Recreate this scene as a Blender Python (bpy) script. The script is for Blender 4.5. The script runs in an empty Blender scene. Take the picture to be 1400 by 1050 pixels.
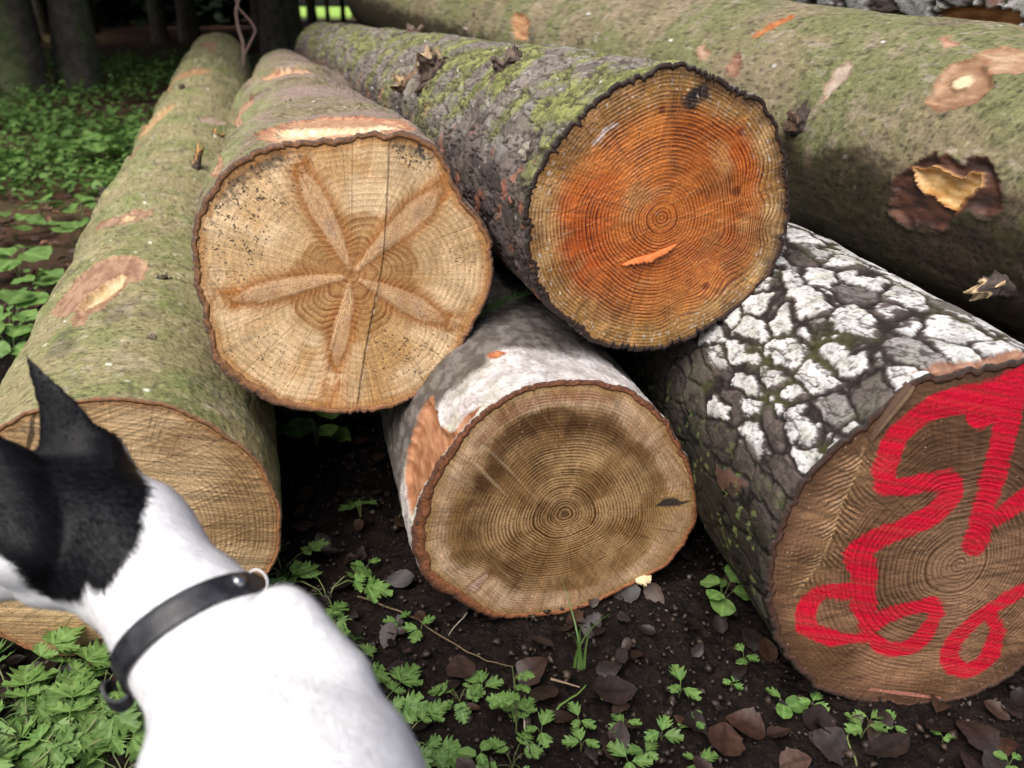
# Forest log pile with a dog in the foreground.
import bpy, math, random
import numpy as np
from mathutils import Vector, Matrix

random.seed(7)
RS = np.random.RandomState(11)
scene = bpy.context.scene
COL = scene.collection
PI = math.pi

# ------------------------------------------------------------------ camera model
H = 0.80
FPX = 1089.0
PITCH = math.atan(517 / FPX)
CP, SP = math.cos(PITCH), math.sin(PITCH)
CAM = np.array([0.0, 0.0, H])
FW = np.array([0, CP, -SP]); DN = np.array([0, -SP, -CP]); RT = np.array([1.0, 0, 0])

def ray(px, py):
    px = np.asarray(px, float); py = np.asarray(py, float)
    return FW + ((px - 700) / FPX)[..., None] * RT + ((py - 525) / FPX)[..., None] * DN

def W(px, py, z):
    return CAM + ray(px, py) * z

def project(P):
    d = np.asarray(P) - CAM
    z = d @ FW
    return 700 + (d @ RT) / z * FPX, 525 + (d @ DN) / z * FPX, z

# ------------------------------------------------------------------ numpy noise
_perm = RS.permutation(4096).astype(np.int64)
_grad = RS.normal(size=(4096, 3)); _grad /= np.linalg.norm(_grad, axis=1)[:, None]

def _h(ix, iy, iz, seed=0):
    return _perm[(_perm[(_perm[(ix + seed * 57) & 4095] + iy) & 4095] + iz) & 4095]

def gnoise(P, seed=0):
    P = np.asarray(P, float)
    i = np.floor(P).astype(np.int64); f = P - i
    u = f * f * f * (f * (f * 6 - 15) + 10)
    out = np.zeros(len(P))
    for dx in (0, 1):
        wx = u[:, 0] if dx else 1 - u[:, 0]
        for dy in (0, 1):
            wy = u[:, 1] if dy else 1 - u[:, 1]
            for dz in (0, 1):
                wz = u[:, 2] if dz else 1 - u[:, 2]
                g = _grad[_h(i[:, 0] + dx, i[:, 1] + dy, i[:, 2] + dz, seed)]
                out += wx * wy * wz * (g[:, 0] * (f[:, 0] - dx) + g[:, 1] * (f[:, 1] - dy) + g[:, 2] * (f[:, 2] - dz))
    return out * 1.6

def fbm(P, octv=4, seed=0, gain=0.5):
    P = np.asarray(P, float)
    out = np.zeros(len(P)); a = 1.0; s = 1.0
    for k in range(octv):
        out += a * gnoise(P * s + 13.7 * k, seed + k); a *= gain; s *= 2.03
    return out

def worley(P, seed=0, jit=0.9):
    """F1, F2, id (0..1) and offset vector to the nearest feature point"""
    P = np.asarray(P, float)
    i = np.floor(P).astype(np.int64)
    n = len(P)
    f1 = np.full(n, 9.0); f2 = np.full(n, 9.0); idn = np.zeros(n); off = np.zeros((n, 3))
    for dx in (-1, 0, 1):
        for dy in (-1, 0, 1):
            for dz in (-1, 0, 1):
                a, b, c = i[:, 0] + dx, i[:, 1] + dy, i[:, 2] + dz
                h = _h(a, b, c, seed)
                fx = a + 0.5 + jit * (_perm[(h + 101) & 4095] / 4096.0 - 0.5)
                fy = b + 0.5 + jit * (_perm[(h + 733) & 4095] / 4096.0 - 0.5)
                fz = c + 0.5 + jit * (_perm[(h + 1999) & 4095] / 4096.0 - 0.5)
                d = np.sqrt((fx - P[:, 0]) ** 2 + (fy - P[:, 1]) ** 2 + (fz - P[:, 2]) ** 2)
                m = d < f1
                f2 = np.where(m, f1, np.minimum(f2, d))
                f1 = np.where(m, d, f1)
                idn = np.where(m, h / 4096.0, idn)
                off[m, 0] = (P[:, 0] - fx)[m]; off[m, 1] = (P[:, 1] - fy)[m]; off[m, 2] = (P[:, 2] - fz)[m]
    return f1, f2, idn, off

def sst(a, b, x):
    t = np.clip((x - a) / (b - a), 0, 1)
    return t * t * (3 - 2 * t)

def lerp(A, B, m):
    return A + (B - A) * m[:, None]

def rgb(n, c):
    return np.tile(np.array(c, float), (n, 1))

def polysd(X, Y, poly):
    """signed distance to a polygon, negative inside"""
    poly = np.asarray(poly, float)
    d = np.full(len(X), 1e9); ins = np.zeros(len(X), bool)
    n = len(poly)
    for k in range(n):
        ax, ay = poly[k]; bx, by = poly[(k + 1) % n]
        ex, ey = bx - ax, by - ay
        wx, wy = X - ax, Y - ay
        t = np.clip((wx * ex + wy * ey) / (ex * ex + ey * ey + 1e-12), 0, 1)
        d = np.minimum(d, (wx - t * ex) ** 2 + (wy - t * ey) ** 2)
        c = ((ay > Y) != (by > Y))
        if ey != 0:
            ins ^= c & (X < ex * (Y - ay) / ey + ax)
    return np.where(ins, -np.sqrt(d), np.sqrt(d))

def strokesd(X, Y, pts, widths):
    """distance to a stroke of varying half-width, negative inside; also position along it"""
    pts = np.asarray(pts, float)
    best = np.full(len(X), 1e9)
    for k in range(len(pts) - 1):
        ax, ay = pts[k]; bx, by = pts[k + 1]
        ex, ey = bx - ax, by - ay
        wx, wy = X - ax, Y - ay
        t = np.clip((wx * ex + wy * ey) / (ex * ex + ey * ey + 1e-12), 0, 1)
        d = np.sqrt((wx - t * ex) ** 2 + (wy - t * ey) ** 2) - (widths[k] * (1 - t) + widths[k + 1] * t)
        best = np.minimum(best, d)
    return best

# ------------------------------------------------------------------ scene helpers
def tag(o, label=None, cat=None, group=None, kind=None):
    if label: o['label'] = label
    if cat: o['category'] = cat
    if group: o['group'] = group
    if kind: o['kind'] = kind
    return o

def link(name, data, parent=None):
    o = bpy.data.objects.new(name, data)
    COL.objects.link(o)
    if parent is not None:
        o.parent = parent
    return o

def empty(name, loc=(0, 0, 0), mat=None):
    o = link(name, None)
    o.empty_display_size = 0.05
    if mat is not None: o.matrix_world = mat
    else: o.location = loc
    return o

def mesh_np(name, V, Fs, mats, parent=None, smooth=True, cols=None, attrs=None, matidx=None):
    """V (n,3); Fs: list of (m,k) arrays of faces with k corners"""
    me = bpy.data.meshes.new(name or "shared")
    V = np.ascontiguousarray(V, dtype=np.float32)
    Fs = [np.asarray(f, np.int32) for f in (Fs if isinstance(Fs, list) else [Fs]) if len(f)]
    me.vertices.add(len(V)); me.vertices.foreach_set('co', V.ravel())
    nl = sum(f.size for f in Fs); nf = sum(len(f) for f in Fs)
    me.loops.add(nl); me.polygons.add(nf)
    me.loops.foreach_set('vertex_index', np.concatenate([f.ravel() for f in Fs]))
    sizes = np.concatenate([np.full(len(f), f.shape[1], np.int32) for f in Fs])
    starts = np.concatenate([[0], np.cumsum(sizes)[:-1]]).astype(np.int32)
    me.polygons.foreach_set('loop_start', starts)
    if matidx is not None:
        me.polygons.foreach_set('material_index', np.asarray(matidx, np.int32))
    me.polygons.foreach_set('use_smooth', np.full(nf, smooth, bool))
    me.update(calc_edges=True)
    if cols is not None:
        a = me.attributes.new('col', 'FLOAT_COLOR', 'POINT')
        c = np.ones((len(V), 4), np.float32); c[:, :3] = cols
        a.data.foreach_set('color', c.ravel())
    for k, v in (attrs or {}).items():
        a = me.attributes.new(k, 'FLOAT', 'POINT')
        a.data.foreach_set('value', np.ascontiguousarray(v, np.float32))
    for m in (mats if isinstance(mats, (list, tuple)) else [mats]):
        me.materials.append(m)
    return link(name, me, parent) if name is not None else me

def compress(V, F, keep, *arrs):
    f = F[keep]
    used = np.unique(f)
    remap = np.full(len(V), -1, np.int64); remap[used] = np.arange(len(used))
    return V[used], remap[f], [a[used] for a in arrs]

# ------------------------------------------------------------------ node helper
class Mat:
    def __init__(s, name):
        s.m = bpy.data.materials.new(name); s.m.use_nodes = True
        s.t = s.m.node_tree; s.n = s.t.nodes; s.l = s.t.links
        s.b = s.n['Principled BSDF']
        s.tc = None
    def node(s, typ, **kw):
        n = s.n.new(typ)
        for k, v in kw.items(): setattr(n, k, v)
        return n
    def put(s, sock, v):
        if isinstance(v, bpy.types.NodeSocket): s.l.new(v, sock)
        elif isinstance(v, (tuple, list)) and len(v) == 3 and sock.type == 'RGBA': sock.default_value = (*v, 1)
        else: sock.default_value = v
    def coord(s, which='Object'):
        if s.tc is None: s.tc = s.node('ShaderNodeTexCoord')
        return s.tc.outputs[which]
    def pos(s):
        return s.node('ShaderNodeNewGeometry').outputs['Position']
    def mapping(s, vec, scale=(1, 1, 1), rot=(0, 0, 0), loc=(0, 0, 0)):
        n = s.node('ShaderNodeMapping')
        s.put(n.inputs['Vector'], vec)
        n.inputs['Scale'].default_value = scale; n.inputs['Rotation'].default_value = rot; n.inputs['Location'].default_value = loc
        return n.outputs[0]
    def noise(s, scale, detail=3, rough=0.55, vec=None, dist=0.0, out='Fac'):
        n = s.node('ShaderNodeTexNoise')
        s.put(n.inputs['Vector'], vec if vec is not None else s.coord())
        n.inputs['Scale'].default_value = scale; n.inputs['Detail'].default_value = detail
        n.inputs['Roughness'].default_value = rough; n.inputs['Distortion'].default_value = dist
        return n.outputs[out]
    def voro(s, scale, vec=None, feature='F1', out='Distance', rnd=1.0):
        n = s.node('ShaderNodeTexVoronoi', feature=feature)
        s.put(n.inputs['Vector'], vec if vec is not None else s.coord())
        n.inputs['Scale'].default_value = scale; n.inputs['Randomness'].default_value = rnd
        return n.outputs[out]
    def math(s, op, a, b=0.0, c=None, clamp=False):
        n = s.node('ShaderNodeMath', operation=op, use_clamp=clamp)
        s.put(n.inputs[0], a); s.put(n.inputs[1], b)
        if c is not None: s.put(n.inputs[2], c)
        return n.outputs[0]
    def rng(s, v, a, b, c=0.0, d=1.0, smooth=True):
        n = s.node('ShaderNodeMapRange', interpolation_type='SMOOTHSTEP' if smooth else 'LINEAR')
        s.put(n.inputs['Value'], v)
        for k, x in zip(('From Min', 'From Max', 'To Min', 'To Max'), (a, b, c, d)): n.inputs[k].default_value = x
        return n.outputs[0]
    def mix(s, f, a, b, mode='MIX'):
        n = s.node('ShaderNodeMix', data_type='RGBA', blend_type=mode)
        s.put(n.inputs[0], f); s.put(n.inputs[6], a); s.put(n.inputs[7], b)
        return n.outputs[2]
    def attr(s, name, out='Fac'):
        n = s.node('ShaderNodeAttribute', attribute_name=name)
        return n.outputs[out]
    def grey(s, v):
        n = s.node('ShaderNodeCombineColor')
        for k in range(3): s.put(n.inputs[k], v)
        return n.outputs[0]
    def bump(s, h, strength=0.5, dist=0.002, normal=None):
        n = s.node('ShaderNodeBump'); s.put(n.inputs['Height'], h)
        n.inputs['Strength'].default_value = strength; n.inputs['Distance'].default_value = dist
        if normal is not None: s.put(n.inputs['Normal'], normal)
        return n.outputs[0]
    def out(s, col=None, rough=0.8, spec=0.3, normal=None, **kw):
        if col is not None: s.put(s.b.inputs['Base Color'], col)
        s.put(s.b.inputs['Roughness'], rough); s.b.inputs['Specular IOR Level'].default_value = spec
        if normal is not None: s.put(s.b.inputs['Normal'], normal)
        for k, v in kw.items(): s.put(s.b.inputs[k.replace('_', ' ')], v)
        return s.m

def mat_bark(name, fine=260, bumpd=0.0016, rough=0.8, spec=0.3, var=0.35):
    m = Mat(name)
    c = m.attr('col', 'Color')
    n1 = m.noise(fine, 4, 0.65); n2 = m.noise(fine * 0.28, 4, 0.6)
    v = m.math('ADD', m.rng(n1, 0.3, 0.7, 1 - var, 1 + var, False), m.rng(n2, 0.3, 0.7, -var * 0.5, var * 0.5, False))
    c = m.mix(1.0, c, m.grey(v), 'MULTIPLY')
    b = m.math('ADD', m.math('MULTIPLY', n1, 0.5), n2)
    return m.out(c, rough, spec, m.bump(b, 0.7, bumpd))

def mat_attr(name, rough=0.6, spec=0.4, var=0.2, scale=120, bumpd=0.001, **kw):
    m = Mat(name)
    n1 = m.noise(scale, 3, 0.6)
    c = m.mix(1.0, m.attr('col', 'Color'), m.grey(m.rng(n1, 0.3, 0.7, 1 - var, 1 + var, False)), 'MULTIPLY')
    return m.out(c, rough, spec, m.bump(n1, 0.5, bumpd), **kw)

def mat_face(name, ring_dark=(0.50, 0.38, 0.27), saw=0.0, saw_amt=0.16, rough=0.62, spec=0.3, ringbump=0.0006, wet=0.0, spotscale=95, saw2=None):
    m = Mat(name)
    oc = m.coord()
    base = m.attr('col', 'Color')
    fr = m.math('FRACT', m.attr('rr'))
    dark = m.math('MULTIPLY', m.rng(fr, 0.15, 0.82), m.rng(fr, 0.86, 1.0, 1.0, 0.0))
    modn = m.rng(m.noise(30, 4, 0.7), 0.32, 0.62, 0.45, 1.15)
    dark = m.math('MULTIPLY', m.math('MULTIPLY', dark, m.attr('ramp')), modn)
    dark = m.math('MULTIPLY', dark, m.rng(m.noise(7, 4, 0.7), 0.36, 0.55, 0.35, 1.0))
    dark = m.math('MULTIPLY', dark, m.rng(m.noise(1.0, 2, 0.6, m.mapping(m.grey(m.math('MULTIPLY', m.attr('rr'), 0.31)), (1, 1, 1))), 0.3, 0.7, 0.45, 1.2, False))
    c = m.mix(dark, base, m.mix(1.0, base, ring_dark, 'MULTIPLY'))
    c = m.mix(1.0, c, m.grey(m.rng(dark, 0.0, 1.0, 1.12, 1.0, False)), 'MULTIPLY')
    # saw marks
    sv = m.mapping(oc, (1, 1, 1), (0, -saw, 0))
    sv = m.mapping(sv, (5, 1, 230))
    sn = m.noise(1.0, 4, 0.7, sv, 0.15)
    c = m.mix(1.0, c, m.grey(m.rng(sn, 0.3, 0.7, 1 - saw_amt, 1 + saw_amt, False)), 'MULTIPLY')
    if saw2 is not None:
        sv2 = m.mapping(m.mapping(oc, (1, 1, 1), (0, -saw2, 0)), (3, 1, 330))
        s2 = m.noise(1.0, 3, 0.7, sv2)
        c = m.mix(1.0, c, m.grey(m.rng(s2, 0.35, 0.68, 1 - saw_amt * 0.8, 1 + saw_amt * 0.8, False)), 'MULTIPLY')
    fn = m.noise(420, 3, 0.6)
    c = m.mix(1.0, c, m.grey(m.rng(fn, 0.3, 0.7, 0.74, 1.24, False)), 'MULTIPLY')
    # mould specks
    sd = m.voro(spotscale * 2.5, m.mix(0.012, oc, m.noise(90, 2, 0.5, oc, out='Color')))
    sz = m.math('MULTIPLY', m.attr('spots'), m.rng(m.noise(75, 2), 0.32, 0.66, 0.0, 0.8))
    sp = m.math('SUBTRACT', sz, sd)
    sp = m.rng(sp, -0.04, 0.08)
    c = m.mix(m.math('MULTIPLY', sp, 0.85), c, (0.035, 0.033, 0.028))
    # pale specks of sawdust and resin, doubling as painted white glints
    sv2 = m.voro(150); keep = m.rng(m.noise(33, 3, 0.6), 0.48, 0.62)
    c = m.mix(m.math('MULTIPLY', m.rng(sv2, 0.16, 0.08), m.math('MULTIPLY', keep, 0.55)), c, (0.70, 0.62, 0.48))
    # paint sprayed into the grain
    pn = m.math('ADD', m.math('MULTIPLY', m.noise(300, 3, 0.7), 0.55), m.math('MULTIPLY', dark, 0.30))
    pn = m.math('ADD', pn, m.rng(m.noise(22, 3, 0.6), 0.4, 0.7, 0.0, 0.22))
    pn = m.math('ADD', pn, m.math('MULTIPLY', sn, 0.35))
    pf = m.math('SUBTRACT', m.math('MULTIPLY', m.attr('paint'), 1.25), pn)
    pf = m.rng(pf, -0.05, 0.34)
    red = m.mix(m.rng(m.math('ADD', m.math('MULTIPLY', fn, 0.5), m.math('MULTIPLY', sn, 0.5)), 0.38, 0.6), (0.34, 0.0, 0.014), (0.74, 0.0, 0.034))
    red = m.mix(m.math('MULTIPLY', dark, 0.55), red, (0.16, 0.004, 0.008))
    thin = m.rng(m.noise(1.0, 4, 0.7, m.mapping(sv, (0.35, 1, 0.45))), 0.42, 0.66, 1.0, 0.66)
    c = m.mix(m.math('MULTIPLY', m.math('MULTIPLY', pf, thin), 0.97), c, red)
    h = m.math('ADD', m.math('MULTIPLY', dark, -0.8), m.math('MULTIPLY', sn, 0.9))
    h = m.math('ADD', h, m.math('MULTIPLY', fn, 0.35))
    r = rough
    if wet > 0:
        r = m.rng(m.noise(55, 4, 0.7), 0.38, 0.62, rough, max(0.12, rough - wet))
    return m.out(c, r, spec, m.bump(h, 0.75, ringbump))

# ------------------------------------------------------------------ logs
class Log:
    def __init__(s, name, label, cat, face_px, faceY, far_px, far_z, length, outline=None, rad=None, taper=0.12, rend=None,
                 bark_t=0.009, group=None, pith=None, start=0.0, fyaw=None):
        if outline is not None:
            c0 = W(face_px[0], face_px[1], 1.0)
            zc = faceY / (c0[1])
            C = W(face_px[0], face_px[1], zc)
        else:
            C = W(face_px[0], face_px[1], faceY)      # faceY is a depth here
        if far_z is None: u = ray(far_px[0], far_px[1])      # a vanishing point
        else: u = W(far_px[0], far_px[1], far_z) - C
        u = u / np.linalg.norm(u)
        if start: C = C - u * start
        ax = u
        if fyaw is not None:                                   # a cut that is not square to the trunk
            u = np.array([math.sin(math.radians(fyaw)), math.cos(math.radians(fyaw)), 0.0])
        X = np.cross(u, [0, 0, 1.0]); X /= np.linalg.norm(X)
        Z = np.cross(X, u)
        s.C, s.u, s.X, s.Z = C, u, X, Z
        s.sa, s.sb = (ax @ X) / (ax @ u), (ax @ Z) / (ax @ u)
        s.L = length; s.taper = taper; s.name = name
        if outline is not None:
            pts = s.facept([p[0] for p in outline], [p[1] for p in outline])
            cx = (pts[:, 0].max() + pts[:, 0].min()) / 2; cz = (pts[:, 1].max() + pts[:, 1].min()) / 2
            s.cx, s.cz = cx, cz
            th = np.arctan2(pts[:, 1] - cz, pts[:, 0] - cx); rr = np.hypot(pts[:, 0] - cx, pts[:, 1] - cz)
            o = np.argsort(th); th, rr = th[o], rr[o]
            s._th = np.concatenate([th - 2 * PI, th, th + 2 * PI]); s._r = np.concatenate([rr] * 3)
            s.zmin = min((C + X * a + Z * b)[2] for a, b in pts)
        else:
            s.cx = s.cz = 0.0
            th = np.linspace(-PI, PI, 40, endpoint=False)
            rr = rad * (1 + 0.03 * np.sin(2 * th + 1) + 0.015 * np.sin(3 * th))
            s._th = np.concatenate([th - 2 * PI, th, th + 2 * PI]); s._r = np.concatenate([rr] * 3)
            s.zmin = C[2] - rad
        t = np.linspace(-PI, PI, 721)
        raw = np.interp(t, s._th, s._r)
        k = np.exp(-np.linspace(-2, 2, 15) ** 2); k /= k.sum()
        sm = np.convolve(np.concatenate([raw[-8:-1], raw, raw[1:8]]), k, 'same')[7:-7]
        s._gt, s._gr = t, sm
        s.R = rend or sm.mean()
        print(name, 'mean outline radius %.3f' % sm.mean())
        M = Matrix(((X[0], u[0], Z[0], C[0]), (X[1], u[1], Z[1], C[1]), (X[2], u[2], Z[2], C[2]), (0, 0, 0, 1)))
        base = C + X * s.cx + Z * (s.cz - s.R)
        M0 = M.copy(); M0.translation = Vector(base)
        s.root = empty(name, mat=M0)
        tag(s.root, label, cat, group)
        s.off = M0.inverted() @ M          # children sit in face coordinates
        s.pith = s.facept([pith[0]], [pith[1]])[0] if pith else np.array([s.cx, s.cz])
        s.bark_t = bark_t
        s.parts = []
        print('LOG', name, 'R=%.3f' % s.R, 'C', np.round(C + X * s.cx + Z * s.cz, 3), 'zmin %.3f' % s.zmin, 'u', np.round(u, 3),
              'far', np.round(C + u * length, 2))
    def facept(s, px, py):
        d = ray(px, py)
        t = ((s.C - CAM) @ s.u) / (d @ s.u)
        P = CAM + d * t[:, None] - s.C
        return np.stack([P @ s.X, P @ s.Z], 1)
    def pxm(s, px, py):
        """metres per photograph pixel on the face"""
        return ((s.C - CAM) @ s.u) / (ray(px, py) @ s.u) / FPX
    def r0(s, th):
        th = (np.asarray(th) + PI) % (2 * PI) - PI
        return np.interp(th, s._gt, s._gr)
    def rad(s, th, t):
        w = sst(0.0, 0.9, np.asarray(t, float))
        return (s.r0(th) * (1 - w) + s.R * w) * (1 - s.taper * np.clip(t, 0, None) / s.L)
    def pick(s, px, py):
        """angle and distance along the log where the line of sight through a pixel meets it"""
        d = ray(px, py); sg = np.arange(0.3, 9, 0.002)
        P = CAM + d[None, :] * sg[:, None] - s.C
        t = P @ s.u; x, z = P @ s.X - s.cx - s.sa * t, P @ s.Z - s.cz - s.sb * t
        th = np.arctan2(z, x); rr = np.hypot(x, z)
        ins = (rr < s.rad(th, t)) & (t > -0.003) & (t < s.L)
        if not ins.any():
            k = np.argmin(rr - s.rad(th, t) + 10 * (t < 0)); return th[k], t[k]
        k = np.argmax(ins)
        return th[k], t[k]
    def surf(s, th, t, lift=0.0):
        r = s.rad(th, t) + lift
        x, z = s.cx + s.sa * t + r * math.cos(th), s.cz + s.sb * t + r * math.sin(th)
        return np.array([x, t, z])
    def add(s, o):
        o.parent = s.root; o.matrix_local = s.off
        return o

    def build(s, barkfn, mat, mat_rim, nth=560, dt0=0.0024, facefn=None, facemat=None, scars=(), rimcols=((0.16, 0.07, 0.035), (0.05, 0.035, 0.03)),
              nrho=190, rough_edge=0.0014, endcol=(0.25, 0.17, 0.09)):
        ts = [0.0]; t = 0.0
        while t < s.L:
            t += dt0 * (1 + t / 0.9) ** 2; ts.append(t)
        ts = np.array(ts); ts *= s.L / ts[-1]
        th = np.linspace(-PI, PI, nth, endpoint=False) - PI / 2
        TH, T = np.meshgrid(th, ts); sh = TH.shape
        TH, T = TH.ravel(), T.ravel()
        Rr = s.rad(TH, T)
        P3 = np.stack([s.R * np.cos(TH), T, s.R * np.sin(TH)], 1)
        disp, col = barkfn(s, P3, TH, T)
        # scars: (part name, pixel polygon, colour, second colour, depth, ragged)
        sid = np.zeros(len(TH), int)
        thc = (TH + PI) % (2 * PI) - PI
        for k, sc in enumerate(scars):
            pts = [s.pick(*p) for p in sc['poly']]
            pt = np.array(pts); tm = pt[:, 1].mean(); a0 = pt[0, 0]
            pa = (pt[:, 0] - a0 + PI) % (2 * PI) - PI
            ang = (TH - a0 + PI) % (2 * PI) - PI
            sel = (T > pt[:, 1].min() - 0.06) & (T < pt[:, 1].max() + 0.06) & (np.abs(ang) < np.abs(pa).max() + 0.5)
            ix = np.where(sel)[0]
            if not len(ix): continue
            X_, Y_ = ang[ix] * s.R, T[ix]
            q = P3[ix]
            w1 = fbm(q * 60, 3, 31 + k) * sc.get('rag', 0.006); w2 = fbm(q * 60 + 50, 3, 41 + k) * sc.get('rag', 0.006)
            sd = polysd(X_ + w1, Y_ + w2, np.stack([pa * s.R, pt[:, 1]], 1))
            m = sst(0.0022, -0.0010, sd)
            fib = fbm(q * np.array([14, 14, 14]) * 6 * np.array([1, sc.get('stretch', 0.35), 1]), 4, 61 + k)
            cc = lerp(rgb(len(ix), sc['c1']), rgb(len(ix), sc['c2']), sst(-0.5, 0.5, fib))
            rimm = sst(-0.006, 0.0, sd)
            cc = lerp(cc, cc * np.array(sc.get('edge', (0.75, 0.6, 0.55))), rimm)
            col[ix] = lerp(col[ix], cc, m)
            disp[ix] = disp[ix] * (1 - m) + m * (sc.get('depth', -0.004) * sst(0.0, -0.008, sd) + 0.0012 * fib)
            if True:
                lip = np.exp(-((sd - 0.003) / 0.004) ** 2) * sc.get('lip', 0.0012 if s.name else 0)
                disp[ix] += lip * (1 + 1.2 * fib)
            sid[ix[sd < 0]] = k + 1
        disp = disp + 0.010 * fbm(P3 * np.array([3.5, 2.2, 3.5]), 2, 88) * sst(0.06, 0.5, T)
        edge = fbm(P3 * np.array([45, 45, 45]), 3, 5) * rough_edge
        Rr = Rr + disp + edge * np.exp(-T / 0.02)
        V = np.stack([s.cx + s.sa * T + Rr * np.cos(TH), T, s.cz + s.sb * T + Rr * np.sin(TH)], 1)
        rows = len(ts)
        idx = np.arange(rows * nth).reshape(rows, nth)
        a = idx[:-1, :]; b = idx[1:, :]
        a2, b2 = np.roll(a, -1, 1), np.roll(b, -1, 1)
        F = np.stack([a, a2, b2, b], -1).reshape(-1, 4)
        fs = sid[F].min(1)
        # rim rows
        R0 = Rr[:nth]; rt = s.bark_t * (1 + 0.22 * fbm(P3[:nth] * 22, 3, 9))
        if hasattr(s, 'rimfn'): rt = rt * s.rimfn(th)
        Rw = R0 - np.clip(rt, 0.002, None)
        nr = 7
        g = np.linspace(0, 1, nr)
        RV = []; RC = []
        for k in range(nr):
            r = R0 + (Rw - R0) * g[k]
            q = np.stack([r * np.cos(th), np.zeros(nth), r * np.sin(th)], 1)
            y = -0.0010 + 0.0010 * fbm(q * 70, 3, 3) * math.sin(g[k] * PI) - 0.001 * math.sin(g[k] * PI)
            if k == 0: y = y * 0
            if k == nr - 1: y = y * 0 + 0.0005
            RV.append(np.stack([s.cx + r * np.cos(th), y, s.cz + r * np.sin(th)], 1))
            nz = fbm(q * np.array([240, 240, 240]), 3, 21)
            cc = lerp(rgb(nth, rimcols[1]), rgb(nth, rimcols[0]), sst(0.15, 0.6, g[k] + 0.45 * nz))
            RC.append(cc)
        RV, RC = np.concatenate(RV), np.concatenate(RC)
        n0 = len(V)
        ridx = np.arange(nr * nth).reshape(nr, nth) + n0
        a = ridx[:-1]; b = ridx[1:]
        RF = np.stack([a, b, np.roll(b, -1, 1), np.roll(a, -1, 1)], -1).reshape(-1, 4)
        # far end cap
        cap = np.concatenate([V[(rows - 1) * nth:rows * nth], [[s.cx + s.sa * s.L, s.L + 0.01, s.cz + s.sb * s.L]]])
        VV = np.concatenate([V, RV]); CC = np.concatenate([col, RC])
        keep = fs == 0
        FF = np.concatenate([F[keep], RF])
        mi = np.concatenate([np.zeros(keep.sum(), int), np.ones(len(RF), int)])
        used = np.unique(FF); rm = np.full(len(VV), -1); rm[used] = np.arange(len(used))
        s.add(mesh_np('bark', VV[used], rm[FF], [mat, mat_rim], cols=CC[used], matidx=mi))
        ci = np.arange(nth)
        s.add(mesh_np('end_grain', cap, np.stack([ci, np.roll(ci, -1), np.full(nth, nth)], 1), mat_rim, cols=rgb(nth + 1, endcol)))
        for k, sc in enumerate(scars):
            kk = fs == k + 1
            if kk.any():
                v, f, (c_,) = compress(V, F, kk, col)
                o = s.add(mesh_np(sc.get('name', 'knot_scar'), v, f, sc.get('mat', mat), cols=c_))
                if sc.get('label'): o['label'] = sc['label']
        s.th, s.Rw = th, Rw
        if facefn: s.face(facefn, facemat, nrho)

    def face(s, fn, mat, nrho):
        nth = len(s.th)
        n2 = max(nth, 720)
        th = np.linspace(-PI, PI, n2, endpoint=False) - PI / 2
        per = np.interp(th, np.concatenate([s.th, [s.th[0] + 2 * PI]]), np.concatenate([s.Rw, [s.Rw[0]]]))
        g = (np.arange(1, nrho + 1) / nrho) ** 0.85
        X = (s.cx + np.outer(g, per * np.cos(th))); Z = (s.cz + np.outer(g, per * np.sin(th)))
        X = np.concatenate([[s.cx], X.ravel()]); Z = np.concatenate([[s.cz], Z.ravel()])
        # ring coordinate: distance from the pith as a share of the way to the bark
        px, pz = s.pith
        pers = s.r0(th) - s.bark_t
        ox, oz = s.cx + pers * np.cos(th), s.cz + pers * np.sin(th)
        ta = np.arctan2(oz - pz, ox - px); ra = np.hypot(ox - px, oz - pz)
        o = np.argsort(ta); ta, ra = ta[o], ra[o]
        ta3 = np.concatenate([ta - 2 * PI, ta, ta + 2 * PI]); ra3 = np.concatenate([ra] * 3)
        dx, dz = X - px, Z - pz
        an = np.arctan2(dz, dx); rd = np.hypot(dx, dz)
        out = np.interp(an, ta3, ra3)
        sfrac = rd / out
        rr = sfrac * ra.mean()
        edge = np.concatenate([[1.0], np.repeat(1 - g, n2)]) * s.R
        D = fn(s, X, Z, dx, dz, an, rd, sfrac, rr, edge)
        z0 = np.zeros(len(X)); sd0 = int(abs(s.R) * 1e5) % 50
        D['rr'] = D['rr'] + 0.55 * fbm(np.stack([D['rr'] * 0.33 + sd0, z0, z0], 1), 2, 97)
        ray_ = fbm(np.stack([np.cos(an) * 75 + sd0, np.sin(an) * 75, rd * 9], 1), 3, 95)
        q_ = np.stack([X, z0, Z], 1)
        k_ = 1 - 0.38 * sst(0.30, 0.75, ray_) + 0.20 * sst(0.25, 0.7, -ray_)
        k_ = k_ * (1 + 0.16 * fbm(q_ * 28, 4, 96))
        D['col'] = D['col'] * k_[:, None]
        Y = D.get('y', np.zeros(len(X)))
        V = np.stack([X, Y - 0.0005, Z], 1)
        idx = (np.arange(nrho * n2).reshape(nrho, n2)) + 1
        a, b = idx[:-1], idx[1:]
        F4 = np.stack([a, np.roll(a, -1, 1), np.roll(b, -1, 1), b], -1).reshape(-1, 4)
        F3 = np.stack([np.zeros(n2, int), np.roll(idx[0], -1), idx[0]], -1)
        n = len(X)
        at = dict(rr=D['rr'], ramp=D.get('ramp', np.ones(n)), spots=D.get('spots', np.zeros(n)), paint=D.get('paint', np.zeros(n)))
        s.add(mesh_np('cut_face', V, [F4, F3], mat, cols=np.clip(D['col'], 0.004, 1), attrs=at))

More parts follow.
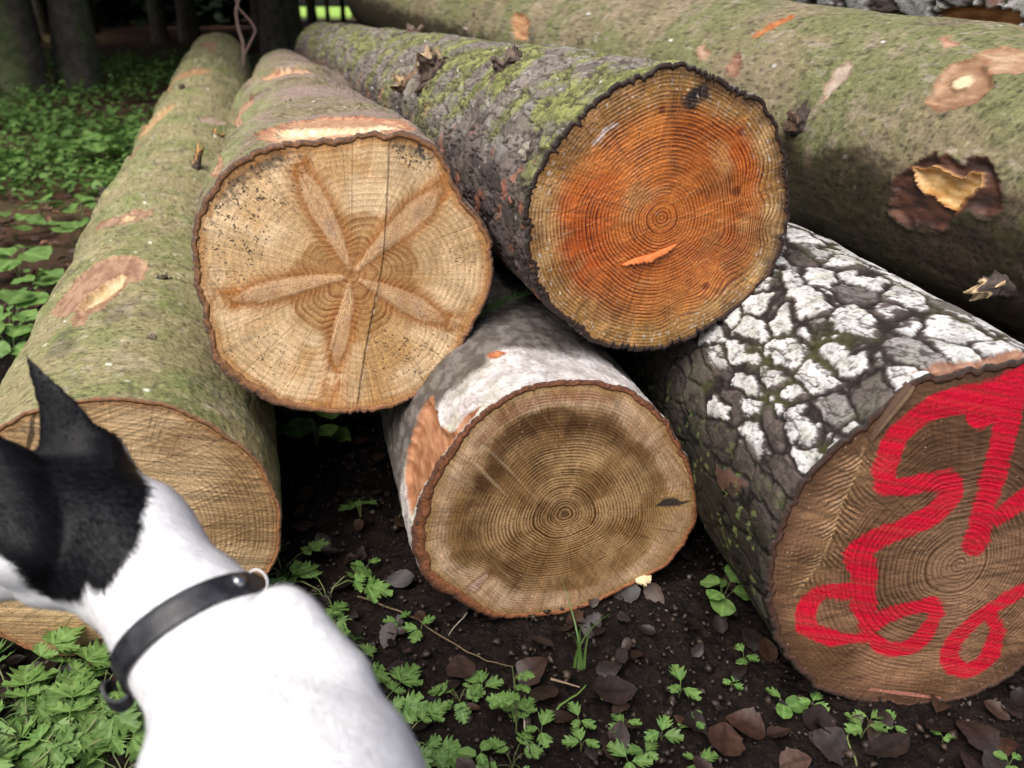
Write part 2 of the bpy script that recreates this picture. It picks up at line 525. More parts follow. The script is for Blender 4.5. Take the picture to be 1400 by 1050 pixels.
    def stub(s, px, py, rad, length, col, core, seed=0, tilt=(0, 0), splinters=0, name='branch_stub', mat=None, at=None):
        """a broken branch stub growing out of the bark"""
        th, t = s.pick(px, py) if at is None else at
        base = s.surf(th, t, -0.012)
        nrm = np.array([math.cos(th), 0, math.sin(th)])
        ax = nrm + np.array([tilt[0], tilt[1], 0]); ax /= np.linalg.norm(ax)
        e1 = np.cross(ax, [0, 1.0, 0]); e1 /= np.linalg.norm(e1); e2 = np.cross(ax, e1)
        n, k = 28, 16
        V = []; C_ = []
        for j in range(k):
            f = j / (k - 1)
            for i in range(n):
                a = 2 * PI * i / n
                jag = 1 + 0.35 * math.sin(a * 2 + seed) + 0.25 * math.sin(a * 5 + seed * 2.1)
                L = length * (1 if f < 0.5 else jag) + 0.012
                r = rad * (1.9 - 1.0 * min(1, f * 2.2)) * (1 - 0.15 * f)
                V.append(base + ax * L * f + (e1 * math.cos(a) + e2 * math.sin(a)) * r)
                C_.append(core if f > 0.88 else col)
        V = np.array(V); C_ = np.array(C_, float)
        nz = fbm(V * 130 + seed, 4, seed)
        V += (V - base - np.outer((V - base) @ ax, ax)) * (0.42 * nz)[:, None]
        cap = base + ax * (length * 0.78)
        V = np.concatenate([V, [cap]]); C_ = np.concatenate([C_, [core]])
        C_ = C_ * (1 + 0.6 * fbm(V * 200, 3, 7))[:, None]
        idx = np.arange(n * k).reshape(k, n)
        F = np.stack([idx[:-1], np.roll(idx[:-1], -1, 1), np.roll(idx[1:], -1, 1), idx[1:]], -1).reshape(-1, 4)
        l = idx[-1]
        F3 = np.stack([l, np.roll(l, -1), np.full(n, n * k)], 1)
        Vs, F4s, F3s, Cs = [V], [F], [F3], [C_]
        rs = random.Random(seed)
        off = len(V)
        for q in range(splinters):
            a = rs.uniform(0, 2 * PI); r = rad * rs.uniform(0.1, 0.9)
            p0 = base + ax * length * 0.5 + (e1 * math.cos(a) + e2 * math.sin(a)) * r
            d = ax + (e1 * rs.uniform(-.35, .35) + e2 * rs.uniform(-.35, .35)); L = length * rs.uniform(0.5, 1.0)
            w = rad * rs.uniform(0.12, 0.32)
            ring = []
            for f, ww in ((0, 1), (0.5, 0.85), (0.9, 0.45), (1.0, 0.1)):
                for i in range(6):
                    b_ = PI * i / 3
                    ring.append(p0 + d * L * f + (e1 * math.cos(b_) * w + e2 * math.sin(b_) * w * 0.5) * ww)
            Vs.append(np.array(ring)); Cs.append(np.tile(np.array(core) * rs.uniform(0.5, 1.2), (24, 1)))
            ii = np.arange(24).reshape(4, 6) + off
            F4s.append(np.stack([ii[:-1], np.roll(ii[:-1], -1, 1), np.roll(ii[1:], -1, 1), ii[1:]], -1).reshape(-1, 4))
            off += 24
        return s.add(mesh_np(name, np.concatenate(Vs), [np.concatenate(F4s), np.concatenate(F3s)], mat or M_STUB, cols=np.clip(np.concatenate(Cs), 0.01, 1)))

M_STUB = mat_bark('broken_branch_wood', 220, 0.001)
M_RIM = mat_bark('cut_bark_edge', 330, 0.0014, 0.75)
M_SCAR = mat_bark('bare_wood', 180, 0.0006, 0.6, 0.35, 0.14)

# ---------- bark functions: return displacement (m) and colour
def bark_smooth(s, P, TH, T, seed=1, green=0.5, ridges=(), bottomdark=0.0):
    n = len(P)
    up = np.sin(TH)
    big = fbm(P * 5, 4, seed); med = fbm(P * np.array([26, 12, 26]), 4, seed + 3)
    fin = fbm(P * np.array([110, 60, 110]), 3, seed + 5)
    c = lerp(rgb(n, (0.215, 0.175, 0.105)), rgb(n, (0.15, 0.155, 0.068)), sst(-0.35 - green, 0.95 - green, big + 0.5 * med))
    c = lerp(c, rgb(n, (0.27, 0.215, 0.16)), 0.65 * sst(0.15, 0.75, fbm(P * np.array([16, 40, 16]), 4, seed + 8)))
    c = lerp(c, rgb(n, (0.33, 0.28, 0.235)), 0.5 * sst(0.35, 0.8, fbm(P * np.array([60, 30, 60]), 3, seed + 12)))
    f1, f2, idn, off = worley(P * np.array([105, 230, 105]) + 0.5 * fbm(P * 60, 2, seed + 30)[:, None], seed + 2)
    pore = sst(0.42, 0.2, f1) * sst(0.2, 0.45, idn)
    c = lerp(c, c * 0.30, pore * 0.85)
    c = lerp(c, c * 0.5, 0.7 * sst(0.25, 0.6, fbm(P * np.array([60, 140, 60]), 4, seed + 31)))
    c = lerp(c, np.minimum(c * 1.5, 1), 0.6 * sst(0.3, 0.65, fbm(P * np.array([90, 150, 90]), 3, seed + 33)))
    c = lerp(c, rgb(n, (0.055, 0.045, 0.035)), sst(0.35, 0.75, fbm(P * 11, 4, seed + 20)) * 0.45)
    g1, g2, gi, _ = worley(P * 34, seed + 9)
    c = lerp(c, rgb(n, (0.62, 0.6, 0.58)), sst(0.16, 0.08, g1) * (gi > 0.8))
    c = lerp(c, rgb(n, (0.04, 0.03, 0.02)), sst(0.2, 0.1, g1) * (gi < 0.14) * 0.8)
    disp = 0.004 * big * 0.6 + 0.0016 * med + 0.0006 * fin - 0.0009 * pore
    for t0, w, amp in ridges:
        tt = T - t0 - 0.02 * np.sin(TH * 2 + t0 * 9) - 0.01 * fbm(P * 9, 2, 77)
        disp += amp * np.exp(-(tt / w) ** 2)
        c = lerp(c, rgb(n, (0.09, 0.07, 0.05)), 0.6 * np.exp(-((tt + w * 0.9) / (w * 0.25)) ** 2) * sst(0.0, 0.4, fbm(P * 18, 3, 3)))
    if bottomdark:  # shade and dirt of the underside, both painted into the bark colour
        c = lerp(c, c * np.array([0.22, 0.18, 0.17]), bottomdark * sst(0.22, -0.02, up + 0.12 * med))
    return disp, c

def bark_plates(s, P, TH, T, seed=2, size=(0.036, 0.062), lich=None, thick=0.0065, base=(0.115, 0.088, 0.085)):
    n = len(P)
    sc = np.array([1 / size[0], 1 / size[1], 1 / size[0]])
    wv = np.stack([fbm(P * 22, 3, seed + 1), fbm(P * 22 + 9, 3, seed + 2), fbm(P * 22 + 19, 3, seed + 3)], 1)
    wf = np.stack([fbm(P * 120, 3, seed + 1), fbm(P * 120 + 9, 3, seed + 2), fbm(P * 120 + 19, 3, seed + 3)], 1)
    Q = P * sc + wv * 0.20 + wf * 0.045
    f1, f2, idn, off = worley(Q, seed, 0.85)
    e = f2 - f1
    # second level cracks
    g1, g2, gid, _ = worley(Q * 2.3 + 5, seed + 4, 0.9)
    e2 = g2 - g1
    crack = sst(0.13, 0.02, e)
    sub = sst(0.10, 0.02, e2) * (idn > 0.6)
    med = fbm(P * 60, 4, seed + 6); fin = fbm(P * 220, 3, seed + 8); big = fbm(P * 6, 3, seed + 5)
    hgt = sst(0.02, 0.15, e)
    disp = thick * hgt * (0.75 + 0.4 * idn) - thick * 0.3 * sub + 0.0005 * med + 0.00025 * fin + 0.003 * big + 0.0008 * off[:, 1]
    c = rgb(n, base) * (0.75 + 0.7 * gid)[:, None]
    c = lerp(c, rgb(n, (0.085, 0.085, 0.05)), 0.5 * sst(0.0, 0.7, fbm(P * 14, 4, seed + 9)))
    L = lich(s, P, TH, T) if lich is not None else np.full(n, 0.6)
    on = sst(0.0, 0.10, L - idn)
    lc_ = 0
    rag = e - 0.12 - 0.07 * fbm(P * 90, 3, seed + 11)
    lm = on * sst(0.0, 0.04, rag) * (1 - 0.85 * sub)
    holes = sst(0.55, 0.75, fbm(P * 75, 3, seed + 14))
    lm *= 1 - 0.8 * holes
    disp += 0.0006 * lm
    lc = lerp(rgb(n, (0.46, 0.455, 0.445)), rgb(n, (0.62, 0.615, 0.605)), sst(-0.4, 0.4, fbm(P * 45, 3, seed + 13)))
    lc = lerp(lc, rgb(n, (0.30, 0.32, 0.24)), 0.6 * sst(0.05, 0.6, med)) * (0.8 + 0.35 * gid)[:, None]
    lc = lerp(lc, lc * 0.45, sst(0.35, 0.6, fin))
    c = lerp(c, lc, lm)
    pink = (idn > 0.50) & (idn < 0.52)
    c = lerp(c, rgb(n, (0.27, 0.13, 0.105)), pink * sst(0.1, 0.25, e) * 0.85)
    cc = lerp(rgb(n, (0.018, 0.014, 0.013)), rgb(n, (0.045, 0.05, 0.016)), sst(0.1, 0.7, fbm(P * 10, 3, seed + 16)))
    c = lerp(c, cc, crack)
    c = lerp(c, c * 0.4, sub * 0.7)
    return disp, c

def bark_scaly(s, P, TH, T, seed=3, moss=1.0):
    n = len(P); up = np.sin(TH)
    wv = np.stack([fbm(P * 28, 4, seed + 1), fbm(P * 28 + 9, 4, seed + 2), fbm(P * 28 + 19, 4, seed + 3)], 1)
    Q = P * np.array([36, 22, 36]) + wv * 0.38
    f1, f2, idn, off = worley(Q, seed, 1.0)
    e = f2 - f1
    tiltv = off[:, 1] * 1.4
    crack = sst(0.12, 0.02, e)
    Q2 = P * np.array([17, 10, 17]) + wv * 0.5
    h1, h2, hid, _ = worley(Q2, seed + 7, 1.0)
    deep = sst(0.07, 0.01, h2 - h1)
    med = fbm(P * 70, 4, seed + 5); big = fbm(P * 7, 4, seed + 6); fin = fbm(P * 230, 3, seed + 8)
    disp = 0.0026 * (idn - 0.4) + 0.0022 * np.clip(tiltv, -0.5, 0.6) - 0.002 * crack - 0.005 * deep + 0.0007 * med + 0.005 * big + 0.0003 * fin
    c = rgb(n, (0.17, 0.145, 0.125)) * (0.7 + 0.6 * idn)[:, None]
    c = lerp(c, rgb(n, (0.30, 0.285, 0.26)), 0.6 * sst(0.0, 0.6, fbm(P * np.array([50, 25, 50]), 3, seed + 14)))
    mo = sst(-0.15, 0.35, fbm(P * 9, 4, seed + 9) + 0.35 * med + 0.28 * (up - 0.5)) * moss
    mo *= sst(-0.15, 0.35, up)
    mc = lerp(rgb(n, (0.12, 0.135, 0.035)), rgb(n, (0.26, 0.28, 0.085)), sst(-0.3, 0.5, fbm(P * 40, 4, seed + 10)))
    c = lerp(c, mc, mo * 0.85)
    c = lerp(c, rgb(n, (0.04, 0.03, 0.026)), np.maximum(crack * 0.75, deep))
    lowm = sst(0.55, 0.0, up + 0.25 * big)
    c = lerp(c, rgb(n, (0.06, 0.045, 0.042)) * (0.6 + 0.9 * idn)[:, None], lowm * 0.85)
    g1, g2, gi, _ = worley(P * 60, seed + 11)
    c = lerp(c, rgb(n, (0.6, 0.6, 0.58)), sst(0.2, 0.1, g1) * (gi > 0.86) * 0.9)
    c = lerp(c, rgb(n, (0.30, 0.12, 0.075)), sst(0.42, 0.6, fbm(P * 24 + 3, 3, seed + 17)) * 0.8 * sst(0.6, 0.1, up))
    return disp, c

def fpts(s, pts):
    a = np.array(pts, float)
    return s.facept(a[:, 0], a[:, 1])

def sawstreak(X, Z, ang, f=120, stretch=4, seed=0):
    a = X * math.cos(ang) + Z * math.sin(ang); b = -X * math.sin(ang) + Z * math.cos(ang)
    return fbm(np.stack([a * stretch, b * f, a * 0], 1), 3, seed)

# ---------- cut faces
def face_star(s, X, Z, dx, dz, an, rd, sf, rr, edge):
    n = len(X); q = np.stack([X, X * 0, Z], 1)
    m_ = s.pxm(480, 375)
    wood = lerp(rgb(n, (0.58, 0.39, 0.20)), rgb(n, (0.74, 0.54, 0.32)), sst(-0.4, 0.5, fbm(q * 14, 4, 1)))
    wood = lerp(wood, rgb(n, (0.50, 0.27, 0.085)), 0.55 * sst(0.05, 0.6, fbm(q * 11 + 4, 4, 2)))
    heart = fpts(s, [(455, 292), (500, 288), (530, 296), (562, 322), (572, 352), (570, 395), (545, 425), (520, 455), (490, 470), (455, 468), (415, 445), (395, 418), (385, 400), (395, 365), (415, 338), (430, 330), (440, 305)])
    hs = polysd(X + 0.005 * fbm(q * 40, 3, 5), Z + 0.005 * fbm(q * 40 + 7, 3, 6), heart)
    hm = sst(0.004, -0.008, hs)
    c = lerp(wood, lerp(rgb(n, (0.33, 0.165, 0.05)), rgb(n, (0.42, 0.235, 0.085)), sst(-0.3, 0.4, fbm(q * 30, 3, 8))), hm * 0.8 * sst(0.0, 0.03, rd + 0.012))
    knots = [([(478, 366), (462, 330), (440, 290), (424, 258), (413, 232)], [3, 9, 13, 11, 4], (395, 195)),
             ([(488, 368), (515, 340), (548, 310), (578, 284), (600, 262)], [3, 8, 14, 14, 6], (615, 235)),
             ([(470, 379), (430, 384), (390, 393), (355, 401), (325, 408)], [3, 9, 12, 12, 5], (283, 405)),
             ([(477, 388), (475, 415), (468, 445), (462, 475), (460, 498)], [3, 8, 11, 10, 3], (455, 540)),
             ([(492, 383), (515, 393), (545, 408), (575, 423), (604, 438)], [2, 8, 12, 14, 6], (640, 445))]
    warp = np.zeros(n); y = np.zeros(n); ringamp = 0.38 + 0.42 * hm
    for k, (pts, ws, tip) in enumerate(knots):
        P = fpts(s, pts)
        sd = strokesd(X + 0.0012 * fbm(q * 60, 2, 3), Z, P, [w * 1.12 * m_ for w in ws])
        halo = np.exp(-(np.clip(sd, 0, None) / 0.011) ** 2)
        tp = fpts(s, [pts[-1], tip])
        sd2 = strokesd(X + 0.004 * fbm(q * 50, 3, 4), Z, tp, [7 * m_, 12 * m_])
        h2 = np.exp(-(np.clip(sd2, 0, None) / 0.008) ** 2)
        warp += 0.0115 * np.maximum(halo * 0.8, h2) * sst(0.0, 0.06, rd)
        c = lerp(c, rgb(n, (0.38, 0.165, 0.05)), np.clip(halo * (0.25 + 0.65 * sst(0.0, 0.05, rd)) + 0.75 * h2 * sst(-0.3, 0.5, fbm(q * np.array([60, 1, 60]), 3, 9)), 0, 1))
        m = sst(0.0026, -0.0036, sd + 0.0014 * fbm(q * 90, 3, 33)) * 0.97
        dtip = np.hypot(X - P[-1, 0], Z - P[-1, 1]); m = m * (0.5 + 0.5 * sst(0.002, 0.018, dtip))
        d = P[-1] - P[0]; d /= np.linalg.norm(d)
        al = (X - P[0, 0]) * d[0] + (Z - P[0, 1]) * d[1]; ac = -(X - P[0, 0]) * d[1] + (Z - P[0, 1]) * d[0]
        gr = np.sin(np.sqrt((al - 0.075) ** 2 * 0.12 + ac ** 2 * 5) * 1500 + 4 * fbm(q * 40, 3, 17))
        kc = lerp(rgb(n, (0.44, 0.235, 0.105)), rgb(n, (0.62, 0.42, 0.235)), 0.5 + 0.38 * gr + 0.3 * fbm(q * 35, 3, 44))
        core = sst(-0.002, -0.009, sd)
        kc = lerp(kc, rgb(n, (0.40, 0.26, 0.18)), 0.5 * core * sst(0.0, 0.5, fbm(q * 45 + k, 3, 12)))
        c = lerp(c, rgb(n, (0.30, 0.13, 0.045)), 0.5 * np.exp(-(sd / 0.0028) ** 2))
        c = lerp(c, kc, m)
        ringamp *= 1 - m
        y -= 0.0010 * m * np.exp(-(ac / 0.012) ** 2)
    # crack and the step of the second saw cut
    cr = fpts(s, [(532, 188), (531, 230), (529, 290), (524, 350), (519, 395)])
    cr2 = fpts(s, [(513, 405), (507, 440), (504, 452), (498, 488), (487, 562)])
    l1 = strokesd(X, Z, cr, [0.15 * m_] * 5); l2 = strokesd(X + 0.0015 * fbm(q * 120, 3, 3), Z, cr2, [0.6 * m_] * 5)
    L = fpts(s, [(532, 150), (531, 230), (524, 350), (515, 400), (507, 440), (498, 488), (486, 570), (900, 570), (900, 150)])
    right = sst(0.0006, -0.0006, polysd(X, Z, L))
    c = c * (1 - 0.10 * right)[:, None]
    y += 0.0016 * right
    c = lerp(c, rgb(n, (0.16, 0.075, 0.03)), 0.42 * sst(0.0010, 0, l1))
    c = lerp(c, rgb(n, (0.10, 0.05, 0.02)), 0.65 * sst(0.0010, 0, l2))
    c = lerp(c, rgb(n, (0.8, 0.66, 0.42)), 0.7 * sst(0.001, 0, np.abs(strokesd(X - 0.0018, Z, cr2, [0] * 5)) - 0.0006) * sst(0, 0.4, fbm(q * 90, 2, 3)))
    pd = np.hypot(dx, dz)
    c = lerp(c, rgb(n, (0.26, 0.11, 0.035)), np.exp(-(pd / 0.0035) ** 2))
    # mould: upper left, upper right, lower right
    def blob(px, py, r, pw=2): 
        p = fpts(s, [(px, py)])[0]
        return np.exp(-(((X - p[0]) ** 2 + (Z - p[1]) ** 2) / (r * m_) ** 2))
    sp = 0.36 * blob(340, 250, 75) + 0.36 * blob(310, 330, 70) + 0.8 * blob(570, 205, 32) + 0.35 * blob(630, 350, 40) + 0.45 * blob(560, 480, 75) + 0.4 * blob(350, 490, 60) + 0.12
    em = sst(0.035, 0.006, edge) * np.clip(blob(350, 200, 60) + 1.0 * blob(575, 195, 45) + 0.6 * blob(300, 260, 60), 0, 1)
    c = lerp(c, rgb(n, (0.06, 0.052, 0.042)), 0.8 * sst(0.0, 0.75, em + 0.5 * fbm(q * 130, 4, 8) - 0.3) * sst(0.02, 0.4, em))
    eo = sst(0.012, 0.002, edge + 0.004 * fbm(q * 30, 2, 1))
    c = lerp(c, rgb(n, (0.40, 0.19, 0.055)), eo * 0.7)
    bb = blob(455, 545, 26)
    c = lerp(c, rgb(n, (0.42, 0.17, 0.035)), 0.7 * bb)
    rad = fbm(np.stack([np.cos(an) * 60, np.sin(an) * 60, rd * 3], 1), 3, 6)
    c = c * (1 + 0.14 * rad)[:, None]
    r2 = rr + warp + 0.0022 * fbm(q * 20, 3, 11)
    return dict(col=c, rr=r2 / 0.0082, ramp=np.clip(ringamp, 0, 1.2), spots=np.clip(sp, 0, 1), y=y)

def face_left(s, X, Z, dx, dz, an, rd, sf, rr, edge):
    n = len(X); q = np.stack([X, X * 0, Z], 1)
    c = lerp(rgb(n, (0.36, 0.23, 0.11)), rgb(n, (0.54, 0.38, 0.21)), sst(-0.5, 0.5, fbm(q * 9, 4, 21)))
    st = sawstreak(X, Z, 0.26, 260, 6, 3)
    c = lerp(c, rgb(n, (0.28, 0.16, 0.065)), 0.22 * sst(0.1, 0.6, st))
    c = lerp(c, rgb(n, (0.40, 0.19, 0.05)), 0.8 * np.exp(-((sf - 0.22) / 0.06) ** 2) * sst(-0.2, 0.4, fbm(q * 24, 3, 4)))
    eo = sst(0.010, 0.002, edge)
    c = lerp(c, rgb(n, (0.36, 0.19, 0.08)), eo * 0.7)
    ck = fpts(s, [(47, 560), (42, 600), (34, 632), (28, 660)])
    sd = strokesd(X + 0.003 * fbm(q * 60, 3, 2), Z, ck, [0.002, 0.003, 0.002, 0.0005])
    c = lerp(c, rgb(n, (0.05, 0.03, 0.018)), 0.85 * sst(0.0015, -0.0005, sd))
    return dict(col=c, rr=(rr + 0.003 * fbm(q * 9, 3, 5)) / 0.0062, ramp=0.15 + 0.5 * sst(0.02, 0.15, dx), spots=np.full(n, 0.30), y=-0.0004 * sst(0.1, 0.5, st))

def face_middle(s, X, Z, dx, dz, an, rd, sf, rr, edge):
    n = len(X); q = np.stack([X, X * 0, Z], 1); m_ = s.pxm(760, 690)
    sap = lerp(rgb(n, (0.42, 0.26, 0.145)), rgb(n, (0.60, 0.41, 0.255)), sst(-0.4, 0.5, fbm(q * 20, 4, 31)))
    heart = lerp(rgb(n, (0.25, 0.14, 0.055)), rgb(n, (0.45, 0.285, 0.135)), sst(-0.4, 0.5, fbm(q * 14, 4, 32)))
    sb = edge + 0.016 * fbm(q * 7, 3, 33) + 0.003 * fbm(q * 40, 3, 38)
    hm = sst(0.030, 0.040, sb)
    c = lerp(sap, heart, hm)
    # dark wet band of the outer heartwood, strongest at the left and upper right
    band = np.exp(-((sb - 0.056) / 0.021) ** 2) * (1 + 0.35 * fbm(np.stack([an * 6, rd * 18, rd * 0], 1), 3, 93))
    side = sst(-0.3, 0.9, -np.cos(an + 0.35)) + 0.75 * sst(0.3, 1.0, np.cos(an - 1.2)) + 0.25 * sst(0.5, 1.0, np.cos(an + 1.4)) + 0.08
    c = lerp(c, rgb(n, (0.085, 0.038, 0.014)), np.clip(1.15 * band * side * (0.75 + 0.5 * fbm(q * 16, 4, 34)), 0, 0.92))
    c = lerp(c, rgb(n, (0.34, 0.20, 0.075)), 0.35 * sst(0.0, 0.5, fbm(q * 10 + 5, 3, 39)) * hm)
    # reddish stripes near the top
    top = fpts(s, [(835, 545), (800, 541), (760, 540), (720, 552), (690, 566), (650, 610)])
    sd = strokesd(X, Z, top, [6 * m_, 8 * m_, 7 * m_, 8 * m_, 9 * m_, 5 * m_])
    strip = 0.5 + 0.5 * np.sin(edge * 1500 + fbm(q * 20, 2, 3))
    c = lerp(c, rgb(n, (0.20, 0.055, 0.018)), 0.7 * sst(0.004, -0.004, sd) * (0.35 + 0.65 * strip))
    # pale wisps crossing the rings
    st = sawstreak(X, Z, -0.95, 90, 5, 36)
    c = lerp(c, rgb(n, (0.55, 0.42, 0.25)), 0.35 * sst(0.35, 0.75, st) * sst(0.02, 0.12, -dx + 0.2 * dz))
    def blob(px, py, r):
        p = fpts(s, [(px, py)])[0]
        return np.exp(-(((X - p[0]) ** 2 + (Z - p[1]) ** 2) / (r * m_) ** 2))
    # dark knot at the right, pale one at the lower left
    warp = 0.014 * blob(912, 688, 26) + 0.012 * blob(655, 803, 28)
    kr = strokesd(X + 0.002 * fbm(q * 80, 3, 1), Z, fpts(s, [(900, 690), (908, 687), (918, 686), (930, 688), (945, 684)]), [3 * m_, 7 * m_, 8 * m_, 4 * m_, 2 * m_])
    c = lerp(c, rgb(n, (0.40, 0.25, 0.10)), 0.6 * np.exp(-(np.clip(kr, 0, None) / 0.009) ** 2))
    c = lerp(c, rgb(n, (0.055, 0.042, 0.036)), sst(0.001, -0.002, kr))
    kl = strokesd(X + 0.002 * fbm(q * 80, 3, 1), Z, fpts(s, [(630, 815), (648, 802), (664, 787)]), [5 * m_, 8 * m_, 4 * m_])
    c = lerp(c, rgb(n, (0.20, 0.09, 0.04)), 0.8 * np.exp(-(np.clip(kl, 0, None) / 0.003) ** 2))
    c = lerp(c, rgb(n, (0.50, 0.33, 0.24)), sst(0.0005, -0.001, kl))
    c = lerp(c, rgb(n, (0.10, 0.06, 0.035)), np.exp(-(rd / 0.004) ** 2))
    sap2 = np.exp(-((an - 0.1) / 0.35) ** 2)
    c = lerp(c, rgb(n, (0.30, 0.17, 0.045)), sst(0.014, 0.003, edge) * 0.55)
    amp = 0.95 * sst(1.0, 0.15, sf) + 0.25
    return dict(col=c, rr=(rr + warp + 0.0012 * fbm(q * 9, 2, 37)) / (0.0048 + 0.001 * sst(0.3, 0.0, sf)), ramp=amp, spots=np.full(n, 0.22), y=-0.0008 * sst(0.3, 0.7, st))

def face_orange(s, X, Z, dx, dz, an, rd, sf, rr, edge):
    n = len(X); q = np.stack([X, X * 0, Z], 1); m_ = s.pxm(900, 290)
    heart = lerp(rgb(n, (0.42, 0.12, 0.022)), rgb(n, (0.58, 0.20, 0.045)), sst(-0.5, 0.5, fbm(q * 8, 4, 41)))
    heart = lerp(heart, rgb(n, (0.44, 0.085, 0.012)), 0.6 * sst(0.0, 0.6, fbm(q * 6 + 3, 3, 43)) )
    lowleft = sst(0.0, 0.14, -dx - 0.35 * dz)
    heart = lerp(heart, rgb(n, (0.46, 0.075, 0.012)), 0.5 * lowleft)
    sap = lerp(rgb(n, (0.32, 0.17, 0.055)), rgb(n, (0.50, 0.32, 0.14)), sst(-0.4, 0.6, fbm(q * 24, 4, 42)))
    sb = edge + 0.007 * fbm(q * 9, 3, 44)
    c = lerp(sap, heart, sst(0.018, 0.050, sb))
    c = lerp(c, rgb(n, (0.33, 0.165, 0.04)), 0.65 * sst(0.25, 0.9, dz / 0.2 - 0.3 * dx / 0.2) * sst(0.07, 0.03, edge))
    c = lerp(c, rgb(n, (0.35, 0.19, 0.05)), 0.7 * sst(0.3, 0.9, -dz / 0.19))
    st = sawstreak(X, Z, 0.30, 210, 6, 46)
    c = lerp(c, rgb(n, (0.62, 0.30, 0.10)), 0.25 * sst(0.2, 0.7, st))
    c = lerp(c, c * 0.6, 0.45 * sst(0.2, 0.7, -st))
    def blob(px, py, r):
        p = fpts(s, [(px, py)])[0]
        return np.exp(-(((X - p[0]) ** 2 + (Z - p[1]) ** 2) / (r * m_) ** 2))
    bs = blob(946, 135, 15) + 0.6 * blob(965, 128, 14)
    c = lerp(c, rgb(n, (0.025, 0.02, 0.02)), sst(0.3, 0.7, bs + 0.3 * fbm(q * 70, 3, 2)))
    for px, py, r in ((1012, 180, 8), (1006, 262, 9), (905, 150, 7), (965, 390, 8)):
        c = lerp(c, rgb(n, (0.16, 0.03, 0.012)), 0.8 * sst(0.3, 0.8, blob(px, py, r) + 0.2 * fbm(q * 90, 3, 5)))
    # pale resin
    rs = strokesd(X + 0.003 * fbm(q * 60, 3, 7), Z, fpts(s, [(812, 196), (826, 180), (842, 170)]), [3 * m_, 4 * m_, 2 * m_])
    c = lerp(c, rgb(n, (0.62, 0.55, 0.52)), 0.8 * sst(0.001, -0.001, rs))
    fl = sst(0.42, 0.62, fbm(q * 170, 3, 48)) * sst(0.050, 0.012, edge)
    c = lerp(c, rgb(n, (0.62, 0.58, 0.50)), 0.75 * fl)
    c = lerp(c, rgb(n, (0.05, 0.03, 0.02)), 0.8 * sst(0.02, 0.0, edge + 0.008 * fbm(q * 30, 3, 4)) * (0.35 + 0.65 * sst(-0.2, 0.7, np.cos(an - 0.4))))
    warp = 0.016 * blob(1030, 262, 30) + 0.012 * blob(1045, 310, 22) + 0.020 * blob(985, 370, 34) + 0.012 * blob(930, 420, 26) - 0.008 * blob(1000, 330, 24)
    c = lerp(c, rgb(n, (0.20, 0.09, 0.03)), 0.5 * sst(0.1, 0.6, fbm(q * 13 + 2, 4, 91)))
    c = lerp(c, rgb(n, (0.55, 0.30, 0.12)), 0.4 * sst(0.2, 0.7, fbm(q * 17 + 7, 4, 92)))
    ph = rr + warp + 0.0016 * fbm(q * 11, 3, 45) + 0.0004 * fbm(q * 60, 2, 49)
    return dict(col=c, rr=ph / 0.0047, ramp=0.98 - 0.35 * sst(0.04, 0.01, edge), spots=0.25 * sst(0.06, 0.02, edge) + 0.08, y=-0.0003 * sst(0.1, 0.6, st))

